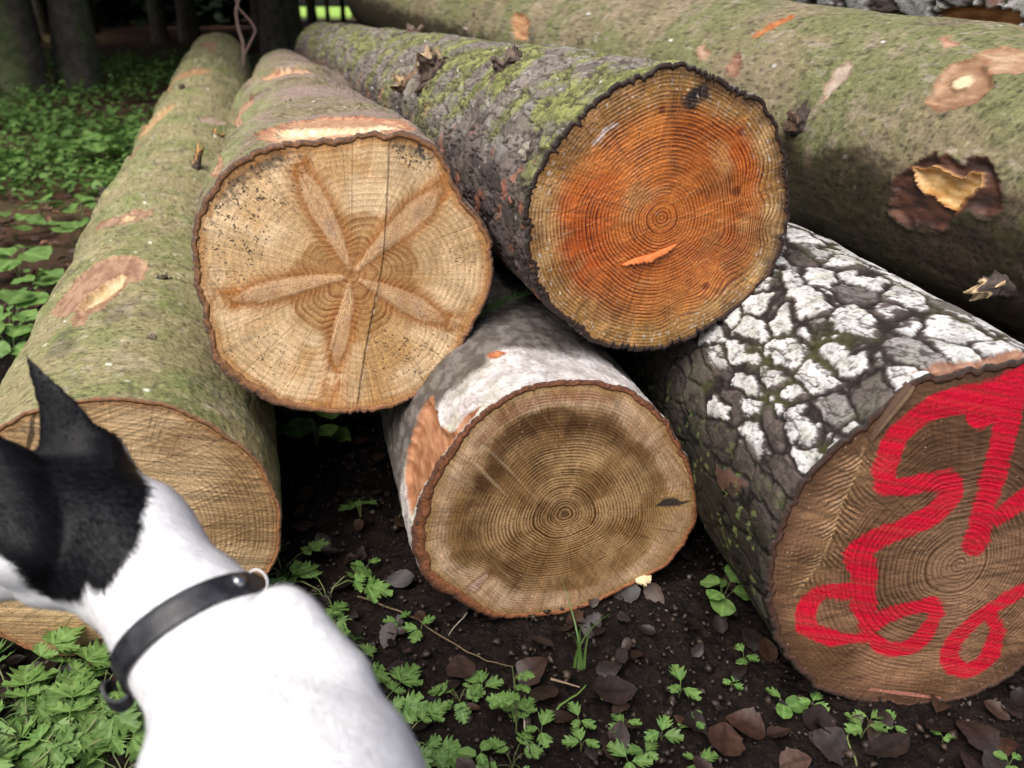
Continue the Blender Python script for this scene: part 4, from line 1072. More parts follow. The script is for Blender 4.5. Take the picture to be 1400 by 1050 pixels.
# strip of bark and wood left standing at the top of the red-marked face
def sliver(log, pts, w, out, col, name='bark_sliver'):
    P = fpts(log, pts); V = []; C_ = []
    n = len(P)
    for i, p in enumerate(P):
        f = i / (n - 1)
        d = P[min(i + 1, n - 1)] - P[max(i - 1, 0)]; d /= np.linalg.norm(d); nn = np.array([-d[1], d[0]])
        for a, y in ((-1, 0.002), (-0.8, -out), (0.3, -out * 1.15), (1, -out * 0.4), (1, 0.002)):
            q = p + nn * w[i] * a
            V.append((q[0], y, q[1])); C_.append(col[0] if a > 0 else col[1])
    F = [(i * 5 + j, i * 5 + j + 1, i * 5 + j + 6, i * 5 + j + 5) for i in range(n - 1) for j in range(4)]
    return log.add(mesh_np(name, np.array(V), np.array(F), M_SCAR, cols=np.array(C_)))
sliver(RED, [(1188, 600), (1200, 582), (1212, 566), (1225, 550), (1236, 536), (1244, 524)], [0.001, 0.004, 0.005, 0.006, 0.006, 0.004], 0.006, ((0.09, 0.05, 0.03), (0.50, 0.34, 0.20)))

# ------------------------------------------------------------------ ground
def gh(x, y):
    """height of the forest floor: flat under the butts, rising gently behind them"""
    x = np.asarray(x, float); y = np.asarray(y, float)
    return 0.058 * np.clip(y - 1.0, 0, 5.2) + 0.012 * np.clip(y - 6.2, 0, 10) * 0.3

def ground_hit(px, py, lift=0.0):
    d = ray(px, py); s_ = np.concatenate([np.arange(0.5, 4, 0.004), np.arange(4, 60, 0.03)])
    P = CAM + d[None, :] * s_[:, None]
    k = np.argmax(P[:, 2] < gh(P[:, 0], P[:, 1]) + lift)
    return P[k]

def make_ground():
    na = 560; r = [0.02]
    while r[-1] < 420: r.append(r[-1] * 1.013 + 0.0045)
    r = np.array(r); a = np.linspace(0, 2 * PI, na, endpoint=False)
    Rr, A = np.meshgrid(r, a, indexing='ij')
    X = 0.2 + Rr * np.cos(A); Y = 1.0 + Rr * np.sin(A)
    X, Y = X.ravel(), Y.ravel()
    Z = gh(X, Y)
    near = sst(9, 3, Rr.ravel())
    q = np.stack([X, Y, X * 0], 1)
    Z = Z + near * (0.010 * fbm(q * 6, 4, 5) + 0.006 * fbm(q * 28, 3, 6) + 0.0035 * fbm(q * 90, 2, 7)) + (1 - near) * 0.03 * fbm(q * 0.9, 3, 8) - 0.004
    V = np.stack([X, Y, Z], 1)
    idx = np.arange(len(r) * na).reshape(len(r), na)
    F = np.stack([idx[:-1], idx[1:], np.roll(idx[1:], -1, 1), np.roll(idx[:-1], -1, 1)], -1).reshape(-1, 4)
    m = Mat('forest_soil')
    p = m.pos()
    n1 = m.noise(3.2, 5, 0.6, p); n2 = m.noise(38, 5, 0.65, p); n3 = m.noise(170, 4, 0.7, p)
    c = m.mix(m.rng(n2, 0.35, 0.65), (0.0035, 0.0025, 0.002), (0.012, 0.008, 0.0065))
    c = m.mix(m.math('MULTIPLY', m.rng(n3, 0.5, 0.7), 0.5), c, (0.045, 0.03, 0.023))
    sep = m.node('ShaderNodeSeparateXYZ'); m.put(sep.inputs[0], p)
    y = sep.outputs[1]
    # browner needle litter further back, meadow grass beyond the wood
    far = m.rng(y, 1.6, 3.2)
    lit = m.mix(m.rng(n1, 0.35, 0.65), (0.085, 0.04, 0.027), (0.055, 0.05, 0.024))
    lit = m.mix(m.rng(n2, 0.4, 0.65), lit, (0.12, 0.065, 0.042))
    c = m.mix(far, c, lit)
    md = m.rng(m.math('ADD', y, m.math('MULTIPLY', n1, 4.0)), 36, 40)
    c = m.mix(md, c, m.mix(n1, (0.24, 0.42, 0.07), (0.36, 0.52, 0.11)))
    h = m.math('ADD', m.math('MULTIPLY', n2, 1.0), m.math('MULTIPLY', n3, 0.45))
    mat = m.out(c, m.rng(n2, 0.35, 0.65, 0.65, 0.95), 0.12, m.bump(h, 0.9, 0.008))
    o = mesh_np('ground', V, F, mat)
    tag(o, 'dark damp forest soil running back to the trees and meadow', 'ground', kind='structure')
make_ground()

# ------------------------------------------------------------------ leaves and plants
def mat_leaf(name, c1, c2, rough=0.5, trans=0.25, scale=40, spec=0.35):
    m = Mat(name)
    oi = m.node('ShaderNodeObjectInfo')
    n1 = m.noise(scale, 3, 0.6, m.pos())
    c = m.mix(m.rng(n1, 0.3, 0.7), c1, c2)
    c = m.mix(m.math('MULTIPLY', m.attr('vein'), 0.45), c, tuple(min(1, k * 1.7 + 0.02) for k in c2))
    c = m.mix(1.0, c, m.grey(m.rng(oi.outputs['Random'], 0, 1, 0.8, 1.2, False)), 'MULTIPLY')
    m.put(m.b.inputs['Base Color'], c)
    m.b.inputs['Roughness'].default_value = rough; m.b.inputs['Specular IOR Level'].default_value = spec
    m.put(m.b.inputs['Normal'], m.bump(n1, 0.4, 0.001))
    tr = m.node('ShaderNodeBsdfTranslucent'); m.put(tr.inputs[0], c)
    ms = m.node('ShaderNodeMixShader'); ms.inputs[0].default_value = trans
    m.l.new(m.b.outputs[0], ms.inputs[1]); m.l.new(tr.outputs[0], ms.inputs[2])
    m.l.new(ms.outputs[0], m.n['Material Output'].inputs[0])
    return m.m
M_LEAF = mat_leaf('green_leaf', (0.095, 0.19, 0.04), (0.17, 0.285, 0.08))
M_LEAFD = mat_leaf('deep_green_leaf', (0.045, 0.11, 0.03), (0.09, 0.18, 0.05))
M_LEAFB = mat_leaf('bright_green_leaf', (0.075, 0.165, 0.035), (0.14, 0.24, 0.065))
M_STEM = mat_leaf('plant_stem', (0.10, 0.15, 0.05), (0.16, 0.17, 0.07), trans=0.0)

def leaflet(kind='lobed', nu=22, nv=4, seed=0):
    """unit leaf along +x, lying in xy, gently folded and arched"""
    rs = np.random.RandomState(seed)
    u = np.linspace(0, 1, nu)
    if kind == 'lobed':
        w = 0.42 * np.sin(PI * np.clip(u, 0, 1) ** 0.75) ** 0.8
        lob = 0.5 + 0.5 * np.cos(2 * PI * (u * 3.6 - 0.25))
        w = w * (0.62 + 0.50 * lob) + 0.02 * np.abs(np.sin(u * 46))
        sweep = 0.17 * lob * w / 0.3
    elif kind == 'serrate':
        w = 0.34 * np.sin(PI * u ** 0.7) ** 0.85 * (1 + 0.12 * ((u * 11) % 1))
        sweep = 0.1 * w / 0.3
    elif kind == 'round':
        w = 0.42 * np.sqrt(np.clip(1 - (2 * u - 1) ** 2, 0, 1)); sweep = 0 * u
    else:
        w = 0.26 * np.sin(PI * u ** 0.85); sweep = 0 * u
    w[0] = 0.01; w[-1] = 0.004
    V = []; vein = []
    for i in range(nu):
        for j in range(-nv, nv + 1):
            f = j / nv
            V.append((u[i] + sweep[i] * abs(f) ** 1.3, w[i] * f, 0.22 * abs(w[i] * f) - 0.12 * u[i] ** 2 + 0.03 * math.sin(u[i] * 14 + seed) * abs(f)))
            vein.append(1.0 if j == 0 else max(0, math.sin(u[i] * 40 - abs(f) * 5)) ** 6 * 0.5)
    k = 2 * nv + 1
    idx = np.arange(nu * k).reshape(nu, k)
    F = np.stack([idx[:-1, :-1], idx[1:, :-1], idx[1:, 1:], idx[:-1, 1:]], -1).reshape(-1, 4)
    return np.array(V), F, np.array(vein)

def xf(V, s=1.0, rot=(0, 0, 0), loc=(0, 0, 0)):
    M = (Matrix.Rotation(rot[2], 3, 'Z') @ Matrix.Rotation(rot[1], 3, 'Y') @ Matrix.Rotation(rot[0], 3, 'X'))
    return (V * s) @ np.array(M).T + np.array(loc)

def tubev(pts, radii, n=6):
    pts = np.array(pts, float); V = []
    for i, p in enumerate(pts):
        d = pts[min(i + 1, len(pts) - 1)] - pts[max(i - 1, 0)]; d = d / (np.linalg.norm(d) + 1e-9)
        a = np.cross(d, [0.3, 0.2, 1.0] if abs(d[2]) < 0.9 else [1, 0, 0]); a /= np.linalg.norm(a); b = np.cross(d, a)
        for k in range(n):
            t = 2 * PI * k / n; V.append(p + (a * math.cos(t) + b * math.sin(t)) * radii[i])
    idx = np.arange(len(pts) * n).reshape(len(pts), n)
    F = np.stack([idx[:-1], np.roll(idx[:-1], -1, 1), np.roll(idx[1:], -1, 1), idx[1:]], -1).reshape(-1, 4)
    return np.array(V), F

class Acc:
    def __init__(s): s.V = []; s.F = []; s.n = 0; s.A = []; s.C = []
    def add(s, V, F, A=None, C=None):
        s.V.append(V); s.F.append(np.asarray(F) + s.n); s.n += len(V)
        s.A.append(np.zeros(len(V)) if A is None else A)
        s.C.append(np.zeros((len(V), 3)) if C is None else C)
    def mesh(s, name, mat, parent=None, smooth=True, cols=False):
        return mesh_np(name, np.concatenate(s.V), [np.concatenate(s.F)], mat, parent, smooth,
                       attrs={'vein': np.concatenate(s.A)}, cols=np.concatenate(s.C) if cols else None)

LOB = [leaflet('lobed', seed=k) for k in range(3)]
SER = [leaflet('serrate', seed=k) for k in range(2)]
RND = [leaflet('round', 12, 3, seed=k) for k in range(2)]
LAN = [leaflet('lance', 14, 2, seed=k) for k in range(2)]

def compound(L, rs, kind='lobed'):
    """a divided leaf of length L along +x: end leaflet and two or three pairs"""
    a = Acc()
    T = LOB if kind == 'lobed' else SER
    V, F, A = T[rs.randint(len(T))]
    a.add(xf(V, L * 0.62, (0, 0.05, 0), (L * 0.48, 0, 0)), F, A)
    for k, (f, s_) in enumerate(((0.46, 0.50), (0.16, 0.36))):
        for sg in (-1, 1):
            V, F, A = T[rs.randint(len(T))]
            a.add(xf(V, L * s_ * rs.uniform(0.85, 1.1), (0.2 * sg, rs.uniform(-0.15, 0.15), sg * rs.uniform(0.8, 1.1)), (L * f, 0, 0)), F, A)
    V, F = tubev([(-0.02 * L, 0, 0), (L * 0.55, 0, 0.0)], [0.012 * L, 0.008 * L], 5)
    a.add(V, F)
    return a

def plant_proto(kind, seed):
    rs = np.random.RandomState(seed)
    root = empty({'herb': 'woodland_herb', 'seedling': 'seedling', 'broad': 'broadleaf_plant', 'upright': 'woodland_herb'}[kind])
    st = Acc()
    n = {'herb': 6, 'seedling': 3, 'broad': 6, 'upright': 7}[kind]
    for k in range(n):
        a = 2 * PI * k / n + rs.uniform(-0.4, 0.4)
        if kind == 'upright':
            hgt = 0.02 + 0.11 * k / n; rr = 0.004; L = 0.05 * (1 - 0.45 * k / n); el = -0.25
        elif kind == 'herb':
            hgt = rs.uniform(0.02, 0.05); rr = rs.uniform(0.015, 0.05); L = rs.uniform(0.055, 0.085); el = rs.uniform(-0.15, 0.35)
        elif kind == 'broad':
            hgt = rs.uniform(0.05, 0.12); rr = rs.uniform(0.02, 0.05); L = rs.uniform(0.07, 0.11); el = rs.uniform(-0.3, 0.3)
        else:
            hgt = rs.uniform(0.01, 0.02); rr = 0.004; L = rs.uniform(0.016, 0.026); el = -0.1
        p = np.array([rr * math.cos(a), rr * math.sin(a), hgt])
        V, F = tubev([(0, 0, -0.01) if kind != 'upright' else (0, 0, hgt * 0.8), p * [0.35, 0.35, 0.6] if kind != 'upright' else p * [0.5, .5, 0.95], p], [0.0012 if kind != 'seedling' else 0.0006] * 3, 5)
        st.add(V, F)
        if kind in ('herb', 'upright'):
            c = compound(L, rs)
            V = np.concatenate(c.V); F = np.concatenate(c.F); A = np.concatenate(c.A)
        else:
            V, F, A = (SER if kind == 'broad' else (LOB if rs.rand() < 0.6 else RND))[rs.randint(2)]
            V = V * L
            if kind == 'broad': V = V * np.array([1, 1.5, 1])
        V = xf(V, 1, (rs.uniform(-0.25, 0.25), el, a), p)
        mesh_np('leaf', V, [F], {'herb': M_LEAF, 'seedling': M_LEAFB, 'broad': M_LEAF, 'upright': M_LEAF}[kind], root, attrs={'vein': A})
    if kind == 'upright':
        V, F = tubev([(0, 0, -0.01), (0.003, 0, 0.06), (0, 0.002, 0.13)], [0.0016, 0.0013, 0.0007], 6); st.add(V, F)
    st.mesh('stem', M_STEM, root)
    return root

PROTO = {}
for kind, cnt in (('herb', 4), ('seedling', 3), ('broad', 2), ('upright', 2)):
    PROTO[kind] = [plant_proto(kind, 200 + 10 * len(PROTO) + i) for i in range(cnt)]
PUSED = set()
def copy_tree(o):
    c = o.copy(); COL.objects.link(c)
    for ch in o.children:
        d = ch.copy(); COL.objects.link(d); d.parent = c
        d.matrix_parent_inverse = ch.matrix_parent_inverse.copy()
    return c
def plant(kind, px, py, s, label, group=None, lift=0.0, tiltx=0.0):
    """stand a plant so that its leaves appear round this point of the ground"""
    P = ground_hit(px, py, 0.03 * s if kind != 'seedling' else 0.01 * s)
    P[2] = float(gh(P[0], P[1])) - 0.002 + lift
    src = random.choice(PROTO[kind])
    o = src if src.name not in PUSED else copy_tree(src)
    PUSED.add(o.name)
    o.location = P; o.rotation_euler = (tiltx + random.uniform(-0.15, 0.15), random.uniform(-0.15, 0.15), random.uniform(0, 6.28)); o.scale = (s, s, s)
    tag(o, label, 'plant', group)
    return o

G1 = 'divided-leaf herbs on the forest floor'
corner = 'divided-leaf green herb in the dense patch below the smooth-barked log at the lower left'
for x, y, s in ((10, 935, 0.85), (60, 950, 0.95), (110, 962, 0.9), (30, 1000, 1.0), (90, 1015, 0.95), (15, 1045, 1.0), (165, 1045, 0.55), (-30, 990, 0.9), (135, 940, 0.6)):
    plant('herb', x, y, s * 1.12, corner, G1)
nexto = 'divided-leaf green herb growing along the white back of the dog'
for x, y, s in ((470, 905, 0.6), (440, 862, 0.5), (512, 965, 0.7), (548, 1005, 0.6), (560, 1040, 0.5), (458, 880, 0.4)):
    plant('herb', x, y, s, nexto, G1)
plant('herb', 445, 800, 0.8, 'divided-leaf herb just above the dog collar in the dark gap beside the left log', G1)
plant('herb', 385, 770, 0.75, 'shaded herb against the lower right edge of the left log', G1)
plant('broad', 405, 590, 0.75, 'dark green broad-leaved plant in the gap under the star-knotted log', None)
plant('broad', 432, 600, 0.6, 'smaller broad-leaved plant beside it under the star-knotted log', None)
plant('seedling', 492, 695, 1.3, 'dim seedling deep in the shade between the left log and the white-barked log')
plant('upright', 706, 985, 0.72, 'upright divided-leaf plant standing alone on the soil below the white-barked log', G1)
plant('herb', 628, 950, 0.36, 'small divided-leaf herb left of the upright plant below the white-barked log', G1)
plant('herb', 700, 1040, 0.4, 'small herb at the bottom edge under the upright plant', G1)
plant('broad', 985, 825, 0.36, 'shaded broad-leaved plant against the left flank of the red-marked log', None)
tiny = 'tiny green seedling on the bare dark soil in front of the logs'
for x, y, s in ((930, 940, 1.7), (905, 1005, 1.5), (790, 985, 1.3), (795, 1015, 1.4), (855, 992, 1.3), (950, 990, 1.2), (1068, 968, 2.0), (1110, 962, 1.2), (1180, 998, 1.6), (1190, 985, 1.2), (1220, 990, 1.0), (860, 1040, 1.6), (880, 1030, 1.3), (740, 1000, 1.5), (655, 1035, 1.6), (1018, 898, 1.2), (955, 1045, 1.4),
                (1380, 1045, 1.2), (1290, 1010, 0.8), (660, 940, 1.6), (575, 860, 1.6), (545, 850, 1.3), (500, 775, 1.5), (1000, 935, 0.9), (835, 950, 0.8)):
    plant('seedling', x, y, s * 0.62, tiny, 'seedlings on the bare soil')
side = 'bright broad-leaved plant beside the left flank of the smooth-barked log'
for x, y, s in ((25, 375, 1.3), (60, 400, 1.0), (15, 455, 1.2), (100, 330, 1.2), (110, 300, 1.1), (20, 490, 1.0), (150, 265, 1.0), (175, 215, 1.6), (140, 225, 1.5), (205, 205, 1.5), (110, 215, 1.4), (60, 300, 1.2), (20, 320, 1.2)):
    plant('broad', x, y, s * 0.68, side, 'broad-leaved plants left of the log')

for L_ in PROTO.values():
    for o_ in L_:
        if o_.name not in PUSED:
            for ch_ in list(o_.children): bpy.data.objects.remove(ch_)
            bpy.data.objects.remove(o_)
# low green cover beyond the left log: nobody could count it
def ground_cover():
    a = Acc(); rs = np.random.RandomState(5)
    T = [leaflet('round', 6, 1, 1), leaflet('lance', 7, 1, 2), leaflet('serrate', 7, 1, 3)]
    cnt = 0
    while cnt < 11000:
        y = rs.uniform(1.3, 8.5) if rs.rand() < 0.7 else rs.uniform(3, 13)
        x = rs.uniform(-0.62, -0.20) * y - 0.12 if rs.rand() < 0.8 else rs.uniform(-1.1, -0.6) * y
        if y < 6.2 and x > -0.78 - 0.30 * (y - 0.8): continue
        q = np.array([[x * 1.3, y * 1.3, 0]])
        dens = 0.42 + 1.4 * fbm(q, 3, 91)[0] - (0.5 if y < 2.8 else 0)
        if y > 5: dens -= 0.12 * (y - 5)
        if rs.rand() > dens: continue
        V, F, A = T[rs.randint(3)]
        s_ = rs.uniform(0.016, 0.042) * (1 + 0.03 * y)
        h = abs(rs.normal(0, 0.05)) + 0.015
        a.add(xf(V, s_, (rs.uniform(-.5, .5), rs.uniform(-0.7, 0.5), rs.uniform(0, 6.3)), (x, y, float(gh(x, y)) + h)), F, A)
        cnt += 1
    o = a.mesh('ground_cover', M_LEAFC)
    tag(o, 'low green undergrowth spreading under the trees left of the logs', 'undergrowth', kind='stuff')
M_LEAFC = mat_leaf('undergrowth_leaf', (0.05, 0.115, 0.027), (0.12, 0.22, 0.05), scale=9)
ground_cover()

# fallen leaves
M_DEAD = mat_attr('dead_leaf', 0.5, 0.35, 0.3, 90, 0.0015)
def dead_leaf(rs, tint):
    nu, nv = 12, 3
    u = np.linspace(0, 1, nu); w = 0.33 * np.sin(PI * u ** 0.8) ** 0.8; w[0] = 0.01; w[-1] = 0.003
    w = w * (1 + 0.05 * rs.normal(size=nu)) * (1 + 0.06 * ((np.arange(nu) * 0.5) % 1))
    V = []
    b1, b2, b3 = rs.uniform(-0.5, 0.5), rs.uniform(-0.6, 1.3), rs.uniform(-0.3, 0.3)
    for i in range(nu):
        for j in range(-nv, nv + 1):
            f = j / nv
            V.append((u[i] - 0.5, w[i] * f, b1 * (u[i] - 0.5) ** 2 + b2 * (w[i] * f) ** 2 + b3 * w[i] * f * (u[i] - 0.5) * 2 + 0.018 * math.sin(u[i] * 30) * abs(f)))
    k = 2 * nv + 1
    idx = np.arange(nu * k).reshape(nu, k)
    F = np.stack([idx[:-1, :-1], idx[1:, :-1], idx[1:, 1:], idx[:-1, 1:]], -1).reshape(-1, 4)
    V = np.array(V); C = np.tile(tint, (len(V), 1)) * (0.75 + 0.5 * rs.rand(len(V), 1))
    C[np.arange(nu) * k + nv] *= 0.6
    return V, F, C
def litter():
    a = Acc(); rs = np.random.RandomState(8)
    tints = [(0.085, 0.045, 0.034), (0.12, 0.068, 0.052), (0.055, 0.034, 0.028), (0.075, 0.055, 0.05), (0.15, 0.075, 0.045), (0.04, 0.026, 0.022)]
    for i in range(2700):
        if i < 1700: x, y = rs.uniform(-1.1, 1.6), rs.uniform(0.35, 2.0)
        else:
            y = rs.uniform(1.3, 5.5); x = rs.uniform(-0.75, -0.22) * y - 0.35
        V, F, C = dead_leaf(rs, np.array(tints[rs.randint(6)]) * (0.26 if i < 1700 else 1.7))
        s_ = rs.uniform(0.012, 0.045)
        a.add(xf(V, s_, (rs.normal(0, 0.3), rs.normal(0, 0.3), rs.uniform(0, 6.3)), (x, y, float(gh(x, y)) + 0.006 + rs.uniform(0, 0.006))), F, None, C)
    o = a.mesh('leaf_litter', M_DEAD, cols=True)
    tag(o, 'small brown dead leaves scattered over the soil', 'leaf litter', kind='stuff')
    # crumbs of soil and bits of bark
    a = Acc()
    b = np.array([(1, 0, 0), (-1, 0, 0), (0, 1, 0), (0, -1, 0), (0, 0, 1), (0, 0, -1)], float)
    Fo = np.array([(0, 2, 4), (2, 1, 4), (1, 3, 4), (3, 0, 4), (2, 0, 5), (1, 2, 5), (3, 1, 5), (0, 3, 5)])
    for i in range(12000):
        x, y = rs.uniform(-1.0, 1.5), rs.uniform(0.35, 1.9)
        s_ = abs(rs.normal(0, 0.0028)) + 0.0014
        V = b * (s_ * rs.uniform(0.75, 1.25, (6, 1))) * np.array([1, 1, 0.55])
        t = rs.rand()
        C = np.tile(np.array((0.028, 0.02, 0.016) if t < 0.7 else ((0.04, 0.028, 0.02) if t < 0.97 else (0.09, 0.08, 0.07))), (6, 1)) * rs.uniform(0.6, 1.5)
        a.add(xf(V, 1, (rs.uniform(0, 6), 0, rs.uniform(0, 6)), (x, y, float(gh(x, y)) + 0.004)), Fo, None, C)
    o = a.mesh('soil_crumbs', M_DEAD, cols=True)
    tag(o, 'crumbs of dark soil and bark on the forest floor', 'soil', kind='stuff')
litter()
LL = [('large grey-brown dead leaf lying near the bottom edge below the red-marked log', 1215, 1022, 0.060, (0.085, 0.062, 0.055), 0.3),
      ('pointed grey dead leaf left of the largest grey-brown one', 1140, 1018, 0.055, (0.13, 0.105, 0.095), 0.9),
      ('reddish-brown crumpled dead leaf beside small seedlings, bottom right of centre', 990, 1012, 0.055, (0.17, 0.085, 0.06), 1.3),
      ('small tan-pink dead leaf at the bottom edge between the crumpled leaf and the pointed one', 1088, 1040, 0.04, (0.24, 0.14, 0.105), 0.2),
      ('brown dead leaf curled on end below the white-barked log', 630, 912, 0.05, (0.13, 0.075, 0.06), 1.8),
      ('brown dead leaf behind the tip of the upright plant', 728, 915, 0.05, (0.11, 0.06, 0.042), 0.7),
      ('wide dark dead leaf right of the upright plant', 742, 945, 0.045, (0.075, 0.045, 0.035), 2.4),
      ('purplish dead leaf lying flat in the middle of the bare soil', 840, 945, 0.06, (0.07, 0.045, 0.042), 0.1),
      ('dark dead leaf hanging over the soil below the red-marked log', 1120, 985, 0.05, (0.06, 0.04, 0.034), 1.2),
      ('brown dead leaf near the lower right corner', 1335, 1000, 0.055, (0.09, 0.055, 0.045), 2.0),
      ('rust-brown dead leaf left of the tiny seedlings under the red-marked log', 1020, 990, 0.05, (0.15, 0.075, 0.05), 2.7),
      ('brown dead leaf in front of the herbs at the lower left', 155, 1000, 0.055, (0.14, 0.08, 0.055), 0.4)]
for i, (lab, x, y, s_, t, r) in enumerate(LL):
    P = ground_hit(x, y, 0.012)
    rs = np.random.RandomState(300 + i)
    V, F, C = dead_leaf(rs, np.array(t) * 0.27)
    o = mesh_np('fallen_leaf', xf(V * np.array([1, 1.25, 1]), s_, (rs.normal(0, 0.2), rs.normal(0, 0.2), r)), [F], M_DEAD, cols=C)
    o.location = P; tag(o, lab, 'leaf', 'large dead leaves on the soil')

# twigs and grass stalks
M_TWIG = mat_attr('twig_bark', 0.75, 0.2, 0.3, 150, 0.001)
def twig(pts, r, col, label, name='twig', cat='twig', lifts=None):
    P = []
    for k, (x, y) in enumerate(pts):
        P.append(ground_hit(x, y, (lifts[k] if lifts else 0.008)))
    P = np.array(P); t = np.linspace(0, len(P) - 1, 8 * len(P)); k = np.minimum(t.astype(int), len(P) - 2)
    Q = P[k] + (P[k + 1] - P[k]) * (t - k)[:, None]; Q += 0.003 * np.stack([fbm(Q * 30, 2, 5), fbm(Q * 30, 2, 6), fbm(Q * 30, 2, 7)], 1)
    V, F = tubev(Q, np.linspace(r, r * 0.5, len(Q)), 6)
    o = mesh_np(name, V, [F], M_TWIG, cols=np.tile(col, (len(V), 1)))
    return tag(o, label, cat, 'twigs and stalks on the soil')
twig([(490, 815), (560, 842), (620, 880), (668, 905), (700, 912)], 0.0016, (0.12, 0.09, 0.05), 'long thin brown twig running from the herbs towards the upright plant')
twig([(640, 838), (612, 868)], 0.0014, (0.30, 0.26, 0.2), 'short pale twig crossing the long brown twig')
twig([(722, 1025), (714, 975)], 0.0016, (0.5, 0.46, 0.38), 'pale dry stalk at the foot of the upright plant')
twig([(755, 930), (790, 938)], 0.0018, (0.25, 0.18, 0.12), 'short brown twig lying below the white-barked log')
twig([(540, 720), (585, 640), (600, 610)], 0.0016, (0.10, 0.08, 0.05), 'dim twig in the shade left of the white-barked log')
twig([(1170, 1045), (1158, 1010), (1160, 998)], 0.0014, (0.13, 0.17, 0.06), 'green curved stalk at the bottom edge below the red-marked log')
twig([(1320, 998), (1345, 1000), (1372, 1022), (1385, 1030)], 0.0009, (0.25, 0.24, 0.14), 'thin curling straw in the lower right corner')
twig([(755, 975), (790, 945), (800, 935)], 0.0016, (0.12, 0.2, 0.05), 'green grass stem leaning on the short brown twig')
def grass(px, py, n, hgt, lean, label):
    P0 = ground_hit(px, py); a = Acc(); rs = np.random.RandomState(int(px))
    for k in range(n):
        d = rs.normal(0, lean, 2); L = hgt * rs.uniform(0.7, 1.15); w = 0.0022
        V = []; 
        for i in range(8):
            f = i / 7; c = np.array([d[0] * f * f * L, d[1] * f * f * L, L * f * (1 - 0.25 * f)])
            V += [c + np.array([-w * (1 - f * 0.9), 0, 0]), c + np.array([0, 0.0006, 0.0004]), c + np.array([w * (1 - f * 0.9), 0, 0])]
        F = [(i * 3 + j, i * 3 + j + 1, i * 3 + j + 4, i * 3 + j + 3) for i in range(7) for j in range(2)]
        a.add(np.array(V) + np.array([rs.normal(0, 0.004), rs.normal(0, 0.004), 0]), F)
    o = a.mesh('grass_tuft', M_LEAF); o.location = P0
    tag(o, label, 'grass')
grass(790, 915, 5, 0.11, 0.35, 'few green grass blades under the bottom of the white-barked log')
grass(700, 985, 3, 0.04, 0.5, 'short grass blades beside the upright plant')

# small spruce sprig caught between the logs
def sprig():
    P = W(672, 420, 1.16); a = Acc(); rs = np.random.RandomState(3)
    Q = [P + np.array([0.05, 0.05, 0.012]) * t + np.array([0, 0, -0.01 * t * t]) for t in np.linspace(-0.7, 1.2, 12)]
    V, F = tubev(Q, [0.0014] * 12, 5); a.add(V, F)
    for k in range(170):
        t = rs.uniform(0, 10.9); i = int(t); p = Q[i] + (Q[i + 1] - Q[i]) * (t - i)
        d = rs.normal(size=3); d[2] = abs(d[2]) * 0.4; d += np.array([0.6, 0.6, 0.1]); d /= np.linalg.norm(d)
        V, F = tubev([p, p + d * 0.014], [0.0007, 0.0003], 3); a.add(V, F)
    o = a.mesh('spruce_sprig', M_LEAFD)
    tag(o, 'small dark green spruce sprig wedged between the star-knotted and orange-ended logs', 'sprig')
sprig()

# ------------------------------------------------------------------ trees
M_TRUNK = mat_attr('tree_bark', 0.9, 0.15, 0.4, 14, 0.01)
M_NEEDLE = mat_leaf('spruce_needles', (0.012, 0.03, 0.012), (0.035, 0.065, 0.025), scale=3, trans=0.1, rough=0.7)
def crown_mesh(seed, h0, h1, rmax, nb):
    rs = np.random.RandomState(seed); V = []; F = []
    n = 0
    for b in range(nb):
        f = (b + rs.rand()) / nb; z = h0 + (h1 - h0) * f; L = rmax * (1 - f) ** 0.8 * rs.uniform(0.65, 1.1) + 0.15
        a = rs.uniform(0, 2 * PI); droop = rs.uniform(0.12, 0.4)
        m = 16
        for k in range(m):
            t = (k + rs.rand()) / m; r = L * t
            c = np.array([r * math.cos(a), r * math.sin(a), z - droop * r * t])
            for q in range(2):
                yaw = a + rs.uniform(-1.2, 1.2); w = rs.uniform(0.07, 0.13); l = rs.uniform(0.25, 0.5) * (1.1 - 0.4 * t)
                d = np.array([math.cos(yaw), math.sin(yaw), rs.uniform(-0.6, -0.05)]) * l
                s_ = np.array([-math.sin(yaw), math.cos(yaw), rs.uniform(-0.4, 0.4)]) * w
                o = c + rs.normal(0, 0.05, 3)
                V += [o - s_, o + d * 0.5 - s_ * 1.1, o + d, o + d * 0.5 + s_ * 1.1, o + s_]
                F.append((n, n + 1, n + 3, n + 4)); F.append((n + 1, n + 2, n + 3, n + 3)); n += 5
    F4 = np.array([f for f in F if len(set(f)) == 4]); F3 = np.array([f[:3] for f in F if len(set(f)) == 3])
    return mesh_np(None, np.array(V), [F4, F3], M_NEEDLE, smooth=False, attrs={'vein': np.zeros(len(V))})
